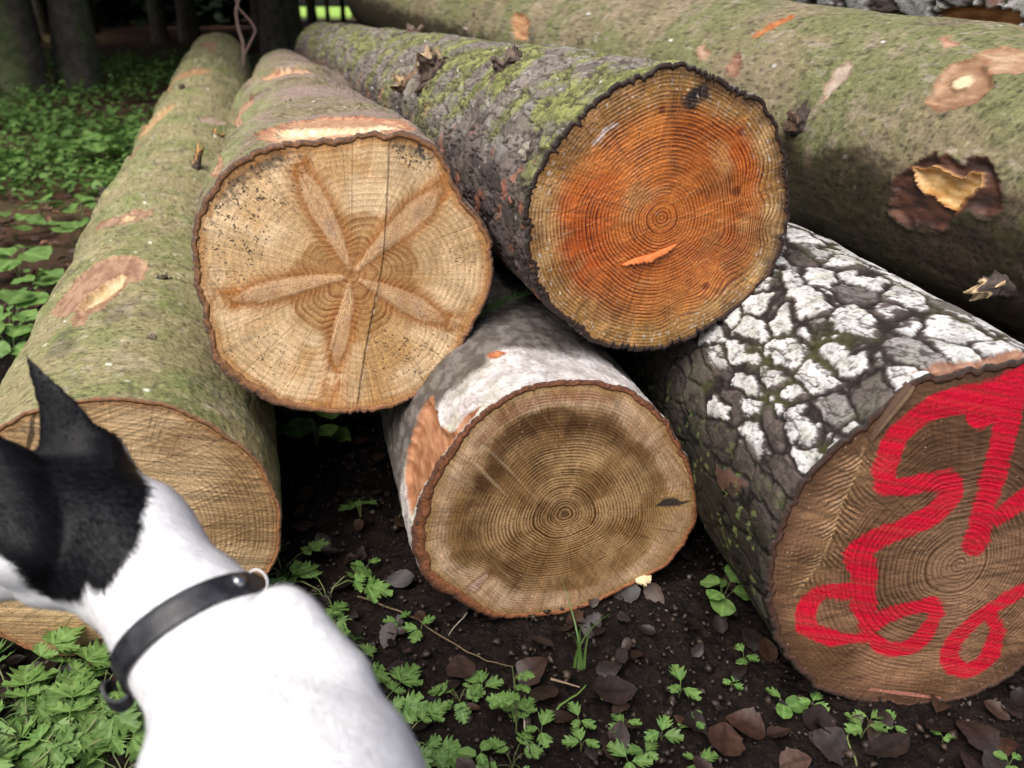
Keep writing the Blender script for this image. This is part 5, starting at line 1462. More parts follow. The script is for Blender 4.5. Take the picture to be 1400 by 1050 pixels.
def trunk_mesh(seed, r, h, lean=0.0):
    n, k = 28, 60
    zz = np.linspace(0, 1, k) ** 1.7 * h; a = np.linspace(0, 2 * PI, n, endpoint=False)
    Z, A = np.meshgrid(zz, a, indexing='ij'); Z, A = Z.ravel(), A.ravel()
    q = np.stack([np.cos(A) * r * 6, np.sin(A) * r * 6, Z * 1.2], 1)
    R = r * (1 - 0.75 * Z / h) * (1 + 0.5 * np.exp(-Z / 0.25)) * (1 + 0.10 * fbm(q * 1.5, 3, seed)) 
    V = np.stack([R * np.cos(A) + lean * Z, R * np.sin(A), Z - 0.12], 1)
    idx = np.arange(n * k).reshape(k, n)
    F = np.stack([idx[:-1], np.roll(idx[:-1], -1, 1), np.roll(idx[1:], -1, 1), idx[1:]], -1).reshape(-1, 4)
    C = lerp(rgb(len(V), (0.085, 0.07, 0.058)), rgb(len(V), (0.085, 0.10, 0.045)), sst(-0.2, 0.4, fbm(q, 3, seed + 4)))
    return mesh_np(None, V, [F], M_TRUNK, cols=C)
CROWNS = [crown_mesh(1, 2.4, 13, 2.9, 230), crown_mesh(2, 2.3, 12, 2.7, 220), crown_mesh(3, 0.3, 11, 2.6, 230)]
TRUNKS = {}
def tree(px, py, Y, r, crown, label, group='spruces standing behind the log pile', lean=0.0, base=None):
    if base is None:
        d = ray(px, py); x = d[0] / d[1] * Y
    else: x = base
    z = float(gh(x, Y))
    t = empty('spruce_tree', (x, Y, z)); tag(t, label, 'tree', group)
    key = (round(r, 2), lean)
    if key not in TRUNKS: TRUNKS[key] = trunk_mesh(len(TRUNKS), r, 13, lean)
    link('trunk', TRUNKS[key], t)
    c = link('crown', CROWNS[crown], t); c.rotation_euler = (0, 0, random.uniform(0, 6.28))
    return t
tree(20, 100, 5.6, 0.15, 0, 'thick dark spruce trunk at the left edge of the photo, nearest the corner', lean=0.06)
tree(103, 100, 5.9, 0.125, 1, 'dark spruce trunk standing alone just right of the thick one at the left', lean=0.07)
tree(255, 20, 13, 0.13, 0, 'slim dark spruce behind the far end of the smooth-barked log')
tree(372, 20, 9.5, 0.13, 1, 'dark spruce trunk just beyond the far end of the star-knotted log')
tree(425, 10, 19, 0.10, 1, 'slender spruce against the bright meadow gap, left one of three')
tree(447, 10, 24, 0.06, 1, 'slender spruce against the bright meadow gap, middle one of three')
tree(468, 10, 26, 0.07, 1, 'slender spruce against the bright meadow gap, right one of three')
rest = 'dark spruce among the rest of the wood behind the logs'
k = 0
for Y in (9.0, 12.5, 16, 20, 24, 28.5, 33):
    nx = 7 if Y < 20 else 9
    for i in range(nx):
        x = (-0.72 + 1.45 * (i + random.uniform(0.1, 0.9)) / nx) * Y
        if Y < 12 and x < -0.15 * Y - 0.2 and x > -0.62 * Y: continue
        pxx = 700 + x / (Y * CP + 0.3) * FPX
        mg = 0 if Y < 19 else 1500.0 / Y
        if 384 - mg < pxx < 484 + mg: continue
        for ox in (0,):
            tree(0, 0, Y + random.uniform(-1, 1), random.choice((0.10, 0.13)), 2 if Y > 19 else random.choice((0, 1)), rest, base=x)
for x_, Y_ in ((-2.6, 10.2), (-6.5, 8.0)):  # spruces added to shade the undergrowth, the farther left one out of view
    tree(0, 0, Y_, 0.13, 0 if Y_ < 7 else 1, rest, base=x_)
for i in range(12):
    x = -14 + i * 2.6 + random.uniform(-.6, .6)
    pxx = 700 + x / (35 * CP) * FPX
    if 340 < pxx < 525: continue
    tree(0, 0, 35 + random.uniform(-1, 1), 0.13, 2, rest, base=x)
# bare sapling at the end of the left log
def sapling():
    a = Acc()
    def pth(pts, z, r0, r1):
        P = np.array([W(x, y, z) for x, y in pts]); t = np.linspace(0, len(P) - 1, 20); k = np.minimum(t.astype(int), len(P) - 2)
        Q = P[k] + (P[k + 1] - P[k]) * (t - k)[:, None]
        V, F = tubev(Q, np.linspace(r0, r1, 20), 6); a.add(V, F, None, np.tile((0.20, 0.13, 0.11), (len(V), 1)))
    pth([(336, 140), (333, 90), (333, 60), (326, 40), (322, 15), (330, -10), (336, -60)], 4.4, 0.012, 0.006)
    pth([(334, 75), (344, 55), (350, 42), (342, 28), (325, 10), (318, -20)], 4.4, 0.007, 0.004)
    V = np.concatenate(a.V)
    base = V[np.argmin(V[:, 2])]
    Q = [base, np.array([base[0], base[1], float(gh(base[0], base[1])) - 0.03])]
    V, F = tubev(Q, [0.012, 0.014], 6); a.add(V, F, None, np.tile((0.20, 0.13, 0.11), (len(V), 1)))
    o = a.mesh('sapling', M_TWIG, cols=True)
    tag(o, 'thin bare forked sapling beside the far end of the smooth-barked log', 'sapling')
sapling()
# dense far edge of the wood
def far_wood():
    rs = np.random.RandomState(17); V = []; F = []; n = 0
    for i in range(12000):
        Y = rs.uniform(36, 41); x = rs.uniform(-32, 30)
        pxx = 700 + x / (Y * CP + 0.5) * FPX
        if 374 < pxx < 496 or 172 < pxx < 205 or 268 < pxx < 300: continue
        z = 0.45 + rs.uniform(0, 6) ** 1.0
        o = np.array([x, Y, z]); d = rs.normal(0, 0.45, 3); e = rs.normal(0, 0.45, 3)
        V += [o - d, o + e, o + d, o - e]; F.append((n, n + 1, n + 2, n + 3)); n += 4
    o = mesh_np('far_woods', np.array(V), [np.array(F)], M_NEEDLE, smooth=False, attrs={'vein': np.zeros(n)})
    tag(o, 'dense dark edge of the spruce wood behind the last trunks', 'woods', kind='stuff')
far_wood()

# ------------------------------------------------------------------ dog
class SDF:
    def __init__(s, lo, hi, h):
        s.lo = np.array(lo, float); s.h = h
        s.n = np.ceil((np.array(hi) - lo) / h).astype(int) + 1
        s.D = np.full(s.n, 1.0, np.float32)
    def _reg(s, mn, mx):
        i0 = np.clip(np.floor((mn - s.lo) / s.h).astype(int), 0, s.n - 1); i1 = np.clip(np.ceil((mx - s.lo) / s.h).astype(int) + 1, 1, s.n)
        g = [s.lo[k] + np.arange(i0[k], i1[k]) * s.h for k in range(3)]
        X, Y, Z = np.meshgrid(*g, indexing='ij')
        return (slice(i0[0], i1[0]), slice(i0[1], i1[1]), slice(i0[2], i1[2])), np.stack([X, Y, Z], -1)
    def _u(s, sl, d, k):
        a = s.D[sl]; hh = np.clip(0.5 + 0.5 * (a - d) / k, 0, 1)
        s.D[sl] = a + (d - a) * hh - k * hh * (1 - hh)
    def cone(s, a, b, ra, rb, k=0.02, sq=None):
        a, b = np.array(a, float), np.array(b, float); m = max(ra, rb) + 3 * k
        sl, P = s._reg(np.minimum(a, b) - m, np.maximum(a, b) + m)
        e = b - a; t = np.clip(((P - a) @ e) / (e @ e + 1e-12), 0, 1)
        d = P - a - t[..., None] * e
        if sq is not None: d = d / np.array(sq)
        s._u(sl, np.linalg.norm(d, axis=-1) - (ra + (rb - ra) * t), k)
    def ear(s, org, ex, ey, nz, poly, thick, cup, k):
        P2 = np.array([org + ex * u + ey * v for u, v in poly])
        sl, P = s._reg(P2.min(0) - 0.04, P2.max(0) + 0.04)
        sh = P.shape[:3]; Q = P.reshape(-1, 3) - org
        u, v, w = Q @ ex, Q @ ey, Q @ nz
        cu = np.mean([p[0] for p in poly])
        w = w - cup * (u - cu) ** 2
        d2 = polysd(u, v, poly)
        d = np.maximum(d2, 0) ; d = np.hypot(d, np.abs(w)) - thick
        d = np.where(d2 < 0, np.abs(w) - thick, d)
        s._u(sl, d.reshape(sh), k)
    def nets(s):
        D = s.D; S = D < 0
        nx, ny, nz = D.shape
        c = np.zeros((nx - 1, ny - 1, nz - 1), np.int8)
        for i in (0, 1):
            for j in (0, 1):
                for k in (0, 1): c += S[i:nx - 1 + i, j:ny - 1 + j, k:nz - 1 + k]
        act = np.argwhere((c > 0) & (c < 8))
        vid = np.full(c.shape, -1, np.int64); vid[act[:, 0], act[:, 1], act[:, 2]] = np.arange(len(act))
        acc = np.zeros((len(act), 3)); cnt = np.zeros(len(act))
        co = [(i, j, k) for i in (0, 1) for j in (0, 1) for k in (0, 1)]
        for p in range(8):
            for ax in range(3):
                if co[p][ax]: continue
                q = list(co[p]); q[ax] = 1
                A = D[act[:, 0] + co[p][0], act[:, 1] + co[p][1], act[:, 2] + co[p][2]]
                B = D[act[:, 0] + q[0], act[:, 1] + q[1], act[:, 2] + q[2]]
                m = (A < 0) != (B < 0); t = np.where(m, A / np.where(A == B, 1, A - B), 0)
                pt = np.tile(np.array(co[p], float), (len(act), 1)); pt[:, ax] = t
                acc[m] += pt[m]; cnt[m] += 1
        V = s.lo + (act + acc / cnt[:, None]) * s.h
        Fs = []
        for ax in range(3):
            o1, o2 = (ax + 1) % 3, (ax + 2) % 3
            sl0 = [slice(None)] * 3; sl1 = [slice(None)] * 3
            sl0[ax] = slice(0, -1); sl1[ax] = slice(1, None)
            ch = S[tuple(sl0)] != S[tuple(sl1)]
            e = np.argwhere(ch)
            e = e[(e[:, o1] > 0) & (e[:, o2] > 0) & (e[:, o1] < D.shape[o1] - 1) & (e[:, o2] < D.shape[o2] - 1)]
            inside = S[e[:, 0], e[:, 1], e[:, 2]]
            def cell(d1, d2):
                q = e.copy(); q[:, o1] -= d1; q[:, o2] -= d2
                return vid[q[:, 0], q[:, 1], q[:, 2]]
            quad = np.stack([cell(1, 1), cell(0, 1), cell(0, 0), cell(1, 0)], 1)
            quad[~inside] = quad[~inside][:, ::-1]
            Fs.append(quad)
        return V, np.concatenate(Fs)
    def val(s, P):
        g = (np.asarray(P) - s.lo) / s.h; i = np.clip(np.floor(g).astype(int), 0, s.n - 2); f = g - i
        o = 0
        for a in (0, 1):
            for b in (0, 1):
                for c in (0, 1):
                    w = (f[:, 0] if a else 1 - f[:, 0]) * (f[:, 1] if b else 1 - f[:, 1]) * (f[:, 2] if c else 1 - f[:, 2])
                    o = o + w * s.D[i[:, 0] + a, i[:, 1] + b, i[:, 2] + c]
        return o
    def grad(s, P, e=0.004):
        g = np.stack([s.val(P + np.eye(3)[k] * e) - s.val(P - np.eye(3)[k] * e) for k in range(3)], 1)
        return g / (np.linalg.norm(g, axis=1)[:, None] + 1e-9)

def make_dog():
    root = empty('dog', (-0.12, 0.22, 0.0))
    tag(root, 'white dog with a black head and upright ear, seen from behind in the foreground', 'dog')
    S = SDF((-0.64, -0.16, -0.01), (0.16, 0.66, 0.56), 0.0033)
    sh = W(355, 960, 0.545)            # between the shoulders
    chest = np.array([-0.165, 0.375, 0.325])
    # trunk
    S.cone((-0.146, 0.335, 0.335), (-0.080, 0.205, 0.340), 0.091, 0.088, 0.03)
    S.cone((-0.085, 0.205, 0.340), (-0.02, 0.05, 0.352), 0.086, 0.070, 0.03)
    S.cone((-0.02, 0.05, 0.352), (0.005, -0.02, 0.345), 0.070, 0.062, 0.03)
    S.cone((-0.170, 0.375, 0.300), (-0.122, 0.27, 0.28), 0.060, 0.064, 0.03)       # brisket
    S.cone(W(315, 918, 0.565), (-0.145, 0.345, 0.345), 0.052, 0.072, 0.03)         # withers
    # neck
    n0, n1, n2 = W(312, 925, 0.57), W(266, 862, 0.588), W(168, 745, 0.635)
    S.cone(n0, n1, 0.050, 0.0485, 0.02)
    S.cone(n1, n2, 0.0485, 0.047, 0.02)
    # head, turned to the left
    sk = W(104, 722, 0.645)
    S.cone(n2, sk, 0.050, 0.053, 0.03)
    S.cone(sk, W(60, 690, 0.665), 0.052, 0.046, 0.02)
    S.cone(W(40, 745, 0.64), W(85, 770, 0.63), 0.040, 0.028, 0.02)               # cheek
    S.cone(W(20, 750, 0.65), W(-85, 800, 0.665), 0.034, 0.022, 0.015)             # muzzle
    S.cone(W(20, 775, 0.64), W(-80, 822, 0.655), 0.022, 0.014, 0.012)             # lower jaw
    S.cone(W(-92, 790, 0.665), W(-98, 792, 0.665), 0.012, 0.010, 0.006)           # nose
    S.cone(W(402, 880, 0.54), W(440, 940, 0.535), 0.028, 0.034, 0.012)               # shoulder blades
    S.cone(W(385, 850, 0.55), W(340, 905, 0.545), 0.024, 0.022, 0.010)
    # muscle lines at the nape and ear bases
    S.cone(W(128, 628, 0.665), W(158, 700, 0.648), 0.026, 0.031, 0.008)
    S.cone(W(5, 655, 0.608), W(40, 735, 0.598), 0.028, 0.036, 0.005)
    S.cone(W(40, 735, 0.598), W(62, 785, 0.615), 0.034, 0.024, 0.005)
    # ears
    def earp(px, z0, cup, th, k):
        org = W(px[0][0], px[0][1], z0); ex = RT.copy(); ey = -DN; nz = FW
        poly = [((x - px[0][0]) / FPX * z0, -(y - px[0][1]) / FPX * z0) for x, y in px]
        S.ear(org, ex, ey, nz, poly, th, cup, k)
    earp([(31, 489), (46, 500), (66, 516), (88, 536), (104, 554), (118, 576), (134, 596), (146, 620), (146, 665), (75, 665), (44, 640), (53, 612), (54, 585), (50, 552), (42, 524), (33, 500)], 0.648, 9.0, 0.0025, 0.010)
    earp([(-55, 520), (-30, 560), (0, 606), (28, 628), (40, 650), (30, 700), (-50, 700), (-62, 640), (-66, 570)], 0.615, 8.0, 0.0035, 0.012)
    # forelegs
    for x, y in ((-0.232, 0.395), (-0.095, 0.375)):
        S.cone((x * 0.9 - 0.01, y - 0.01, 0.29), (x, y - 0.035, 0.20), 0.042, 0.028, 0.02)
        S.cone((x, y - 0.035, 0.20), (x, y - 0.005, 0.10), 0.024, 0.016, 0.012)
        S.cone((x, y - 0.005, 0.10), (x, y, 0.035), 0.015, 0.0135, 0.01)
        S.cone((x, y, 0.018), (x - 0.006, y + 0.028, 0.014), 0.018, 0.014, 0.01)
        for dx in (-0.011, 0, 0.011):
            S.cone((x + dx, y + 0.024, 0.012), (x + dx - 0.003, y + 0.040, 0.010), 0.009, 0.007, 0.004)
    # hind legs: thigh, stifle forward, hock back
    for x, y in ((-0.075, -0.01), (0.075, 0.03)):
        kx = x * 0.9 - 0.008
        S.cone((x * 0.6 + 0.0, y, 0.325), (kx - 0.01, y + 0.055, 0.225), 0.058, 0.036, 0.03)
        S.cone((kx - 0.01, y + 0.055, 0.225), (x, y - 0.035, 0.125), 0.032, 0.016, 0.015)
        S.cone((x, y - 0.035, 0.125), (x - 0.005, y - 0.012, 0.03), 0.0155, 0.013, 0.01)
        S.cone((x - 0.005, y - 0.01, 0.018), (x - 0.012, y + 0.022, 0.014), 0.017, 0.014, 0.01)
        for dx in (-0.010, 0, 0.010):
            S.cone((x + dx - 0.010, y + 0.020, 0.012), (x + dx - 0.014, y + 0.034, 0.010), 0.0085, 0.0065, 0.004)
    # tail curled over the rump
    tp = [(0.012, -0.045, 0.385), (0.02, -0.075, 0.425), (0.03, -0.07, 0.465), (0.04, -0.03, 0.475), (0.05, 0.0, 0.45), (0.052, -0.01, 0.42)]
    for a, b, ra, rb in zip(tp[:-1], tp[1:], (0.018, 0.015, 0.013, 0.011, 0.009), (0.015, 0.013, 0.011, 0.009, 0.006)):
        S.cone(a, b, ra, rb, 0.008)
    V, F = S.nets()
    # relax the voxel steps
    e = np.concatenate([F[:, [0, 1]], F[:, [1, 2]], F[:, [2, 3]], F[:, [3, 0]]]); e = np.concatenate([e, e[:, ::-1]])
    deg = np.bincount(e[:, 0], minlength=len(V)).astype(float)
    for it in range(3):
        nb = np.stack([np.bincount(e[:, 0], V[e[:, 1], k], len(V)) for k in range(3)], 1) / deg[:, None]
        V = V * 0.5 + nb * 0.5
    N = S.grad(V)
    V = V + N * (0.0004 * fbm(V * 45, 3, 5) + 0.0012 * fbm(V * 12, 2, 9))[:, None]
    black = [(-400, 560), (-120, 470), (20, 440), (60, 440), (140, 560), (170, 610), (205, 668), (196, 700), (194, 725), (182, 755), (160, 785), (148, 808), (132, 810), (118, 798), (112, 824), (70, 820), (30, 800), (12, 770), (-20, 745), (-400, 700)]
    def colour(P):
        px, py, z = project(P)
        w = 3.5 * fbm(P * 120, 3, 4); w2 = 3.5 * fbm(P * 120 + 5, 3, 6)
        sd = polysd(px + w, py + w2, black)
        b = sst(3.0, -3.0, sd)
        nose = np.linalg.norm(P - W(-100, 792, 0.665), axis=1) < 0.016
        b = np.maximum(b, nose)
        wc = rgb(len(P), (0.78, 0.785, 0.80))
        # faint grey skin spots under the coat
        spx = polysd(px, py, [(345, 925), (372, 905), (378, 915), (362, 940), (348, 945)])
        sp = 0.20 * sst(8, -4, spx) * sst(-0.2, 0.5, fbm(P * 130, 3, 8)) + 0.05 * sst(0.4, 0.75, fbm(P * 42, 3, 12)) * sst(0.33, 0.40, P[:, 2])
        wc = lerp(wc, rgb(len(P), (0.42, 0.42, 0.47)), np.clip(sp, 0, 1))
        wc = lerp(wc, rgb(len(P), (0.74, 0.66, 0.55)), 0.07 * sst(0.0, 0.6, fbm(P * 16, 3, 14)))
        return lerp(wc, rgb(len(P), (0.0022, 0.0023, 0.0038)), b), b
    C, B = colour(V)
    m = Mat('short_coat')
    c = m.attr('col', 'Color')
    mat = m.out(c, 0.6, 0.25, m.bump(m.noise(260, 3, 0.6), 0.35, 0.0012))
    body = mesh_np('body', V - np.array(root.location), [F], mat, root, cols=C)
    # coat of short hairs lying back along the body
    tri = V[F]; ctr = tri.mean(1)
    area = np.linalg.norm(np.cross(tri[:, 2] - tri[:, 0], tri[:, 3] - tri[:, 1]), axis=1) / 2
    fx, fy, fz = project(ctr); nrm = S.grad(ctr)
    w = area * ((ctr[:, 2] > 0.22) * (ctr[:, 1] > 0.12))
    rs = np.random.RandomState(9); cnt = 120000
    fi = rs.choice(len(F), cnt, p=w / w.sum())
    a, b = rs.rand(cnt, 1), rs.rand(cnt, 1)
    P = tri[fi, 0] * (1 - a) * (1 - b) + tri[fi, 1] * a * (1 - b) + tri[fi, 2] * a * b + tri[fi, 3] * (1 - a) * b
    Nn = nrm[fi]
    # comb direction follows head -> withers -> rump
    path = np.array([list(p_) for p_ in (W(-90, 790, 0.66), sk, n2, n1, n0, (-0.085, 0.205, 0.34), (0.0, -0.02, 0.35))])
    dm = np.full(cnt, 9.0); dirv = np.zeros((cnt, 3))
    for i in range(len(path) - 1):
        e_ = path[i + 1] - path[i]; t = np.clip(((P - path[i]) @ e_) / (e_ @ e_), 0, 1)
        d = np.linalg.norm(P - path[i] - t[:, None] * e_, axis=1); mm = d < dm
        dm = np.where(mm, d, dm); dirv[mm] = e_ / np.linalg.norm(e_)
    px_, py_, _ = project(P)
    iear = (py_ < 640) & (px_ < 150)
    dirv[iear] = RT * -0.35 - DN * 0.9
    dirv[:, 2] -= 0.25 * (~iear)
    wob = np.stack([fbm(P * 25, 2, 31), fbm(P * 25, 2, 32), fbm(P * 25, 2, 33)], 1) * 0.5 + rs.normal(0, 0.16, (cnt, 3))
    dirv = dirv + wob
    dirv -= Nn * np.sum(dirv * Nn, 1)[:, None]; dirv /= np.linalg.norm(dirv, axis=1)[:, None] + 1e-9
    L = rs.uniform(0.005, 0.0085, (cnt, 1)); L[iear] *= 0.6
    lift = rs.uniform(0.10, 0.32, (cnt, 1))
    sd_ = np.cross(dirv, Nn); wd = 0.00017
    p0 = P - Nn * 0.0004; p1 = P + dirv * L * 0.55 + Nn * L * lift * 0.75; p2 = P + dirv * L + Nn * L * lift
    HV = np.stack([p0 - sd_ * wd, p0 + sd_ * wd, p1 + sd_ * wd * 0.8, p1 - sd_ * wd * 0.8, p2], 1).reshape(-1, 3)
    base = np.arange(cnt)[:, None] * 5
    HC, _ = colour(P); HC = HC * rs.uniform(0.8, 1.15, (cnt, 1))
    HC = np.repeat(np.clip(HC, 0, 0.9), 5, 0)
    mh = Mat('coat_hair'); M_HAIR = mh.out(mh.attr('col', 'Color'), 0.42, 0.16)
    mesh_np('fur', HV - np.array(root.location), [base + np.array([0, 1, 2, 3]), base + np.array([3, 2, 4])], M_HAIR, root, cols=HC)

    # nose and eye are off the picture's edge but belong to the head
    M_EYE = Mat('dark_eye').out((0.01, 0.006, 0.004), 0.1, 0.5)
    for pxp, z in (((-12, 735), 0.607),):
        e0 = W(pxp[0], pxp[1], z)
        for _ in range(40):
            v = S.val(e0[None, :])[0]
            if v > 0.0: e0 = e0 + FW * min(v, 0.003)
            else: break
        V2 = []; F2 = []
        for i in range(9):
            for j in range(14):
                th, ph = PI * i / 8, 2 * PI * j / 14
                V2.append(e0 + 0.0075 * np.array([math.sin(th) * math.cos(ph), math.sin(th) * math.sin(ph), math.cos(th)]))
        idx = np.arange(9 * 14).reshape(9, 14)
        F2 = np.stack([idx[:-1], np.roll(idx[:-1], -1, 1), np.roll(idx[1:], -1, 1), idx[1:]], -1).reshape(-1, 4)
        mesh_np('eye', np.array(V2) - np.array(root.location), [F2], M_EYE, root)

    # collar -----------------------------------------------------------
    cr = empty('collar', tuple(n1)); tag(cr, 'dark leather collar with a silver rivet and ring round the neck of the dog', 'collar')
    pA, pB = W(344, 794, 0.545), W(180, 956, 0.565)      # top (ring) and lower end of the visible band
    ctrp = W(262, 880, 0.590)
    ax = np.cross(pA - ctrp, pB - ctrp); ax /= np.linalg.norm(ax)
    tow = n2 - n0
    if ax @ tow < 0: ax = -ax
    # plane spanned by both ends and the neck's own axis
    up = (pA - pB); up /= np.linalg.norm(up)
    axd = (n2 - n0) / np.linalg.norm(n2 - n0)
    axd = axd - up * (axd @ up); axd /= np.linalg.norm(axd)
    e1 = up; e2 = np.cross(axd, e1)
    nA = 160; ang = np.linspace(0, 2 * PI, nA, endpoint=False); rad = np.zeros((nA, 5))
    ww = 0.0104
    for k, o in enumerate(np.linspace(-1, 1, 5)):
        for i, a_ in enumerate(ang):
            d = e1 * math.cos(a_) + e2 * math.sin(a_)
            r = np.linspace(0.02, 0.14, 240); Q = (ctrp + axd * o * ww)[None, :] + d * r[:, None]
            v = S.val(Q); j = np.argmax(v > 0) if (v > 0).any() else 100
            rad[i, k] = r[j]
    rad = np.repeat(rad.mean(1)[:, None], 5, 1) * 0.7 + rad * 0.3
    kern = np.ones(9) / 9
    for k in range(5):
        rr_ = np.concatenate([rad[-4:, k], rad[:, k], rad[:4, k]]); rad[:, k] = np.convolve(rr_, kern, 'valid')
    rows = []
    prof = [(-1.0, 0.0005), (-1.0, 0.0035), (-0.85, 0.0042), (-0.4, 0.0040), (0, 0.0040), (0.4, 0.0040), (0.85, 0.0042), (1.0, 0.0035), (1.0, 0.0005)]
    for i, a_ in enumerate(ang):
        d = e1 * math.cos(a_) + e2 * math.sin(a_)
        for o, h_ in prof:
            r = np.interp(o, np.linspace(-1, 1, 5), rad[i])
            rows.append(ctrp + axd * o * ww + d * (r + h_))
    V3 = np.array(rows); kq = len(prof); idx = np.arange(nA * kq).reshape(nA, kq)
    F3 = np.stack([idx, np.roll(idx, -1, 0), np.roll(np.roll(idx, -1, 0), -1, 1), np.roll(idx, -1, 1)], -1).reshape(-1, 4)
    ml = Mat('worn_leather')
    nn = ml.noise(60, 4, 0.65); n3 = ml.noise(400, 3, 0.6)
    leather = ml.out(ml.mix(ml.rng(nn, 0.35, 0.7), (0.010, 0.010, 0.012), (0.03, 0.031, 0.038)), ml.rng(nn, 0.3, 0.7, 0.35, 0.6), 0.5, ml.bump(n3, 0.35, 0.0006))
    cl = mesh_np('leather_band', V3 - n1, [F3], leather, cr)
    metal = Mat('polished_steel'); metal = metal.out((0.33, 0.33, 0.34), 0.3, 0.5, Metallic=1.0)
    def at_band(px, py):
        d = ray(px, py); q = CAM + d * 0.40
        best = None
        Pp = CAM[None, :] + d[None, :] * np.linspace(0.4, 0.75, 900)[:, None]
        dd = np.array([np.min(np.linalg.norm(V3 - p, axis=1)) for p in Pp[::6]])
        p = Pp[::6][np.argmin(dd)]
        return V3[np.argmin(np.linalg.norm(V3 - p, axis=1))]
    rv = at_band(329, 804); nr = rv - ctrp; nr -= axd * (nr @ axd); nr /= np.linalg.norm(nr)
    t1 = np.cross(axd, nr)
    rc = ctrp + axd * 0.0 + nr * ((rv - ctrp) @ nr)
    Vr = []
    for i in range(7):
        th = PI / 2 * i / 6
        for j in range(20):
            p_ = 2 * PI * j / 20
            Vr.append(rc + (axd * math.cos(p_) + t1 * math.sin(p_)) * 0.0050 * math.sin(th + 0.01) + nr * (0.0035 * math.cos(th) + 0.0032))
    idx = np.arange(140).reshape(7, 20)
    Fr = np.stack([idx[:-1], np.roll(idx[:-1], -1, 1), np.roll(idx[1:], -1, 1), idx[1:]], -1).reshape(-1, 4)
    mesh_np('rivet', np.array(Vr) - n1, [Fr], metal, cr)
    def ringmesh(c, a, b, ra, rb, rt, n=48, m=10):
        nz = np.cross(a, b); V_ = []
        for i in range(n):
            t = 2 * PI * i / n; d = a * math.cos(t) * ra + b * math.sin(t) * rb; dn = d / np.linalg.norm(d)
            for j in range(m):
                u = 2 * PI * j / m; V_.append(c + d + dn * rt * math.cos(u) + nz * rt * math.sin(u))
        idx = np.arange(n * m).reshape(n, m)
        return np.array(V_), np.stack([idx, np.roll(idx, -1, 0), np.roll(np.roll(idx, -1, 0), -1, 1), np.roll(idx, -1, 1)], -1).reshape(-1, 4)
    tp_ = at_band(350, 794); nr2 = tp_ - ctrp; nr2 -= axd * (nr2 @ axd); nr2 /= np.linalg.norm(nr2)
    VR, FR = ringmesh(ctrp + nr2 * (((tp_ - ctrp) @ nr2) + 0.001), axd, nr2 * 0.65 + np.cross(axd, nr2) * 0.35, 0.0095, 0.0085, 0.0010)
    mesh_np('steel_ring', VR - n1, [FR], metal, cr)
    # loose end of the strap curling away under the neck
    ends = [W(186, 932, 0.575), W(178, 958, 0.572), W(162, 968, 0.572), W(146, 960, 0.574), W(141, 944, 0.578), W(150, 936, 0.584), W(160, 938, 0.590)]
    P_ = np.array(ends); t = np.linspace(0, len(P_) - 1, 40); k = np.minimum(t.astype(int), len(P_) - 2)
    Q = P_[k] + (P_[k + 1] - P_[k]) * (t - k)[:, None]
    for _ in range(6): Q[1:-1] = (Q[:-2] + Q[1:-1] * 2 + Q[2:]) / 4
    wv = -DN * 0.8 + RT * 0.25; wv = wv / np.linalg.norm(wv)
    V4 = []
    for i in range(40):
        dT = Q[min(i + 1, 39)] - Q[max(i - 1, 0)]; dT /= np.linalg.norm(dT)
        wv2 = np.cross(dT, np.cross(FW * 0.9 + DN * 0.5, dT)); wv2 = (FW * 0.55 + DN * 0.6 - RT * 0.1); wv2 /= np.linalg.norm(wv2)
        nn_ = np.cross(dT, wv2); nn_ /= np.linalg.norm(nn_)
        for o, h_ in ((-1, -1), (1, -1), (1, 1), (-1, 1)):
            V4.append(Q[i] + wv2 * o * 0.0075 + nn_ * h_ * 0.0012)
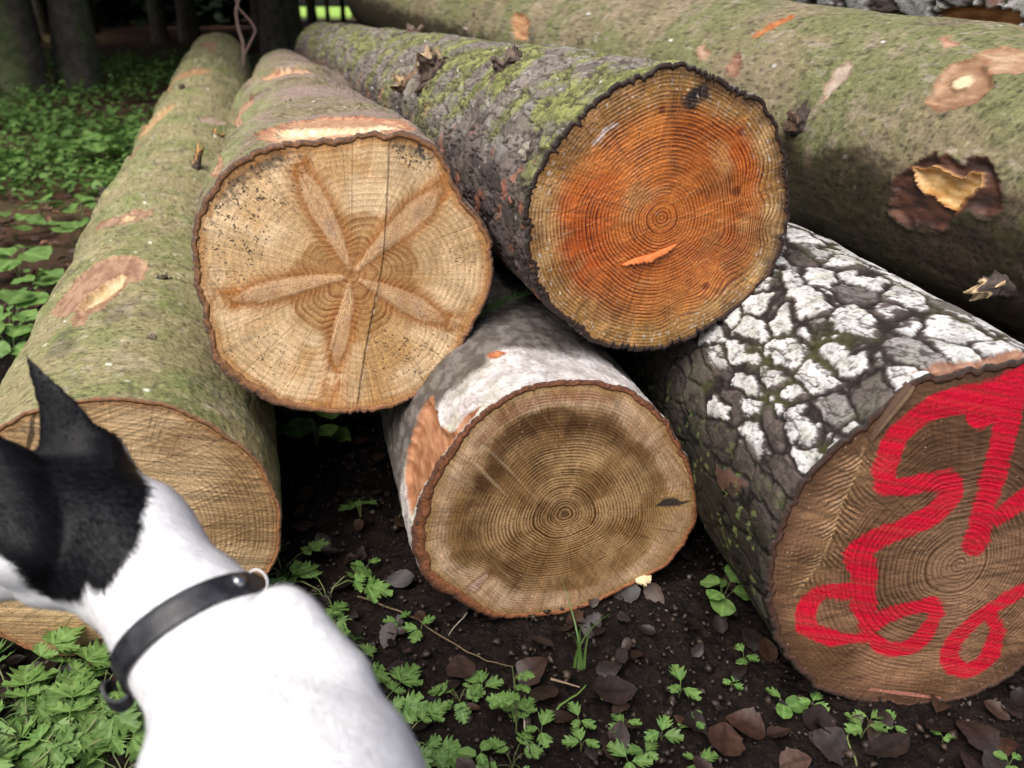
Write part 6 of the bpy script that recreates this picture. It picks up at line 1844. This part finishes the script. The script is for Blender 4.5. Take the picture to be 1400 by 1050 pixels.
    idx = np.arange(160).reshape(40, 4)
    F4 = np.stack([idx[:-1], np.roll(idx[:-1], -1, 1), np.roll(idx[1:], -1, 1), idx[1:]], -1).reshape(-1, 4)
    F4 = np.concatenate([F4, [[0, 1, 2, 3], [156, 157, 158, 159]]])
    mesh_np('strap_end', np.array(V4) - n1, [F4], leather, cr, smooth=False)
make_dog()

# ------------------------------------------------------------------ light, sky, camera
SUN_EL, SUN_AZ = math.radians(57), math.radians(208)       # azimuth clockwise from +Y
w = bpy.data.worlds.new('World'); scene.world = w; w.use_nodes = True
nt = w.node_tree; bg = nt.nodes['Background']
sky = nt.nodes.new('ShaderNodeTexSky'); sky.sky_type = 'NISHITA'; sky.sun_disc = False
sky.sun_elevation = SUN_EL; sky.sun_rotation = SUN_AZ; sky.air_density = 1.0; sky.dust_density = 6.0; sky.ozone_density = 1.0
nt.links.new(sky.outputs[0], bg.inputs[0]); bg.inputs[1].default_value = 0.10
sd = bpy.data.lights.new('sun', 'SUN'); sd.energy = 1.75; sd.angle = math.radians(42); sd.color = (1.0, 0.985, 0.96)
so = bpy.data.objects.new('sun', sd); COL.objects.link(so)
D = Vector((math.sin(SUN_AZ) * math.cos(SUN_EL), math.cos(SUN_AZ) * math.cos(SUN_EL), math.sin(SUN_EL)))
so.rotation_euler = D.to_track_quat('Z', 'Y').to_euler()
so.location = (0, -3, 6)

cd = bpy.data.cameras.new('camera'); cam = bpy.data.objects.new('camera', cd); COL.objects.link(cam)
cd.sensor_width = 36; cd.lens = FPX / 1400 * 36; cd.clip_start = 0.02; cd.clip_end = 1500
cam.location = CAM; cam.rotation_euler = (math.radians(90) - PITCH, 0, 0)
cd.dof.use_dof = True; cd.dof.focus_distance = 1.08; cd.dof.aperture_fstop = 4.8
scene.camera = cam
scene.render.engine = 'CYCLES'
scene.cycles.use_denoising = True
scene.cycles.max_bounces = 6
scene.view_settings.view_transform = 'Standard'; scene.view_settings.look = 'None'
scene.view_settings.exposure = 0.8; scene.view_settings.gamma = 1
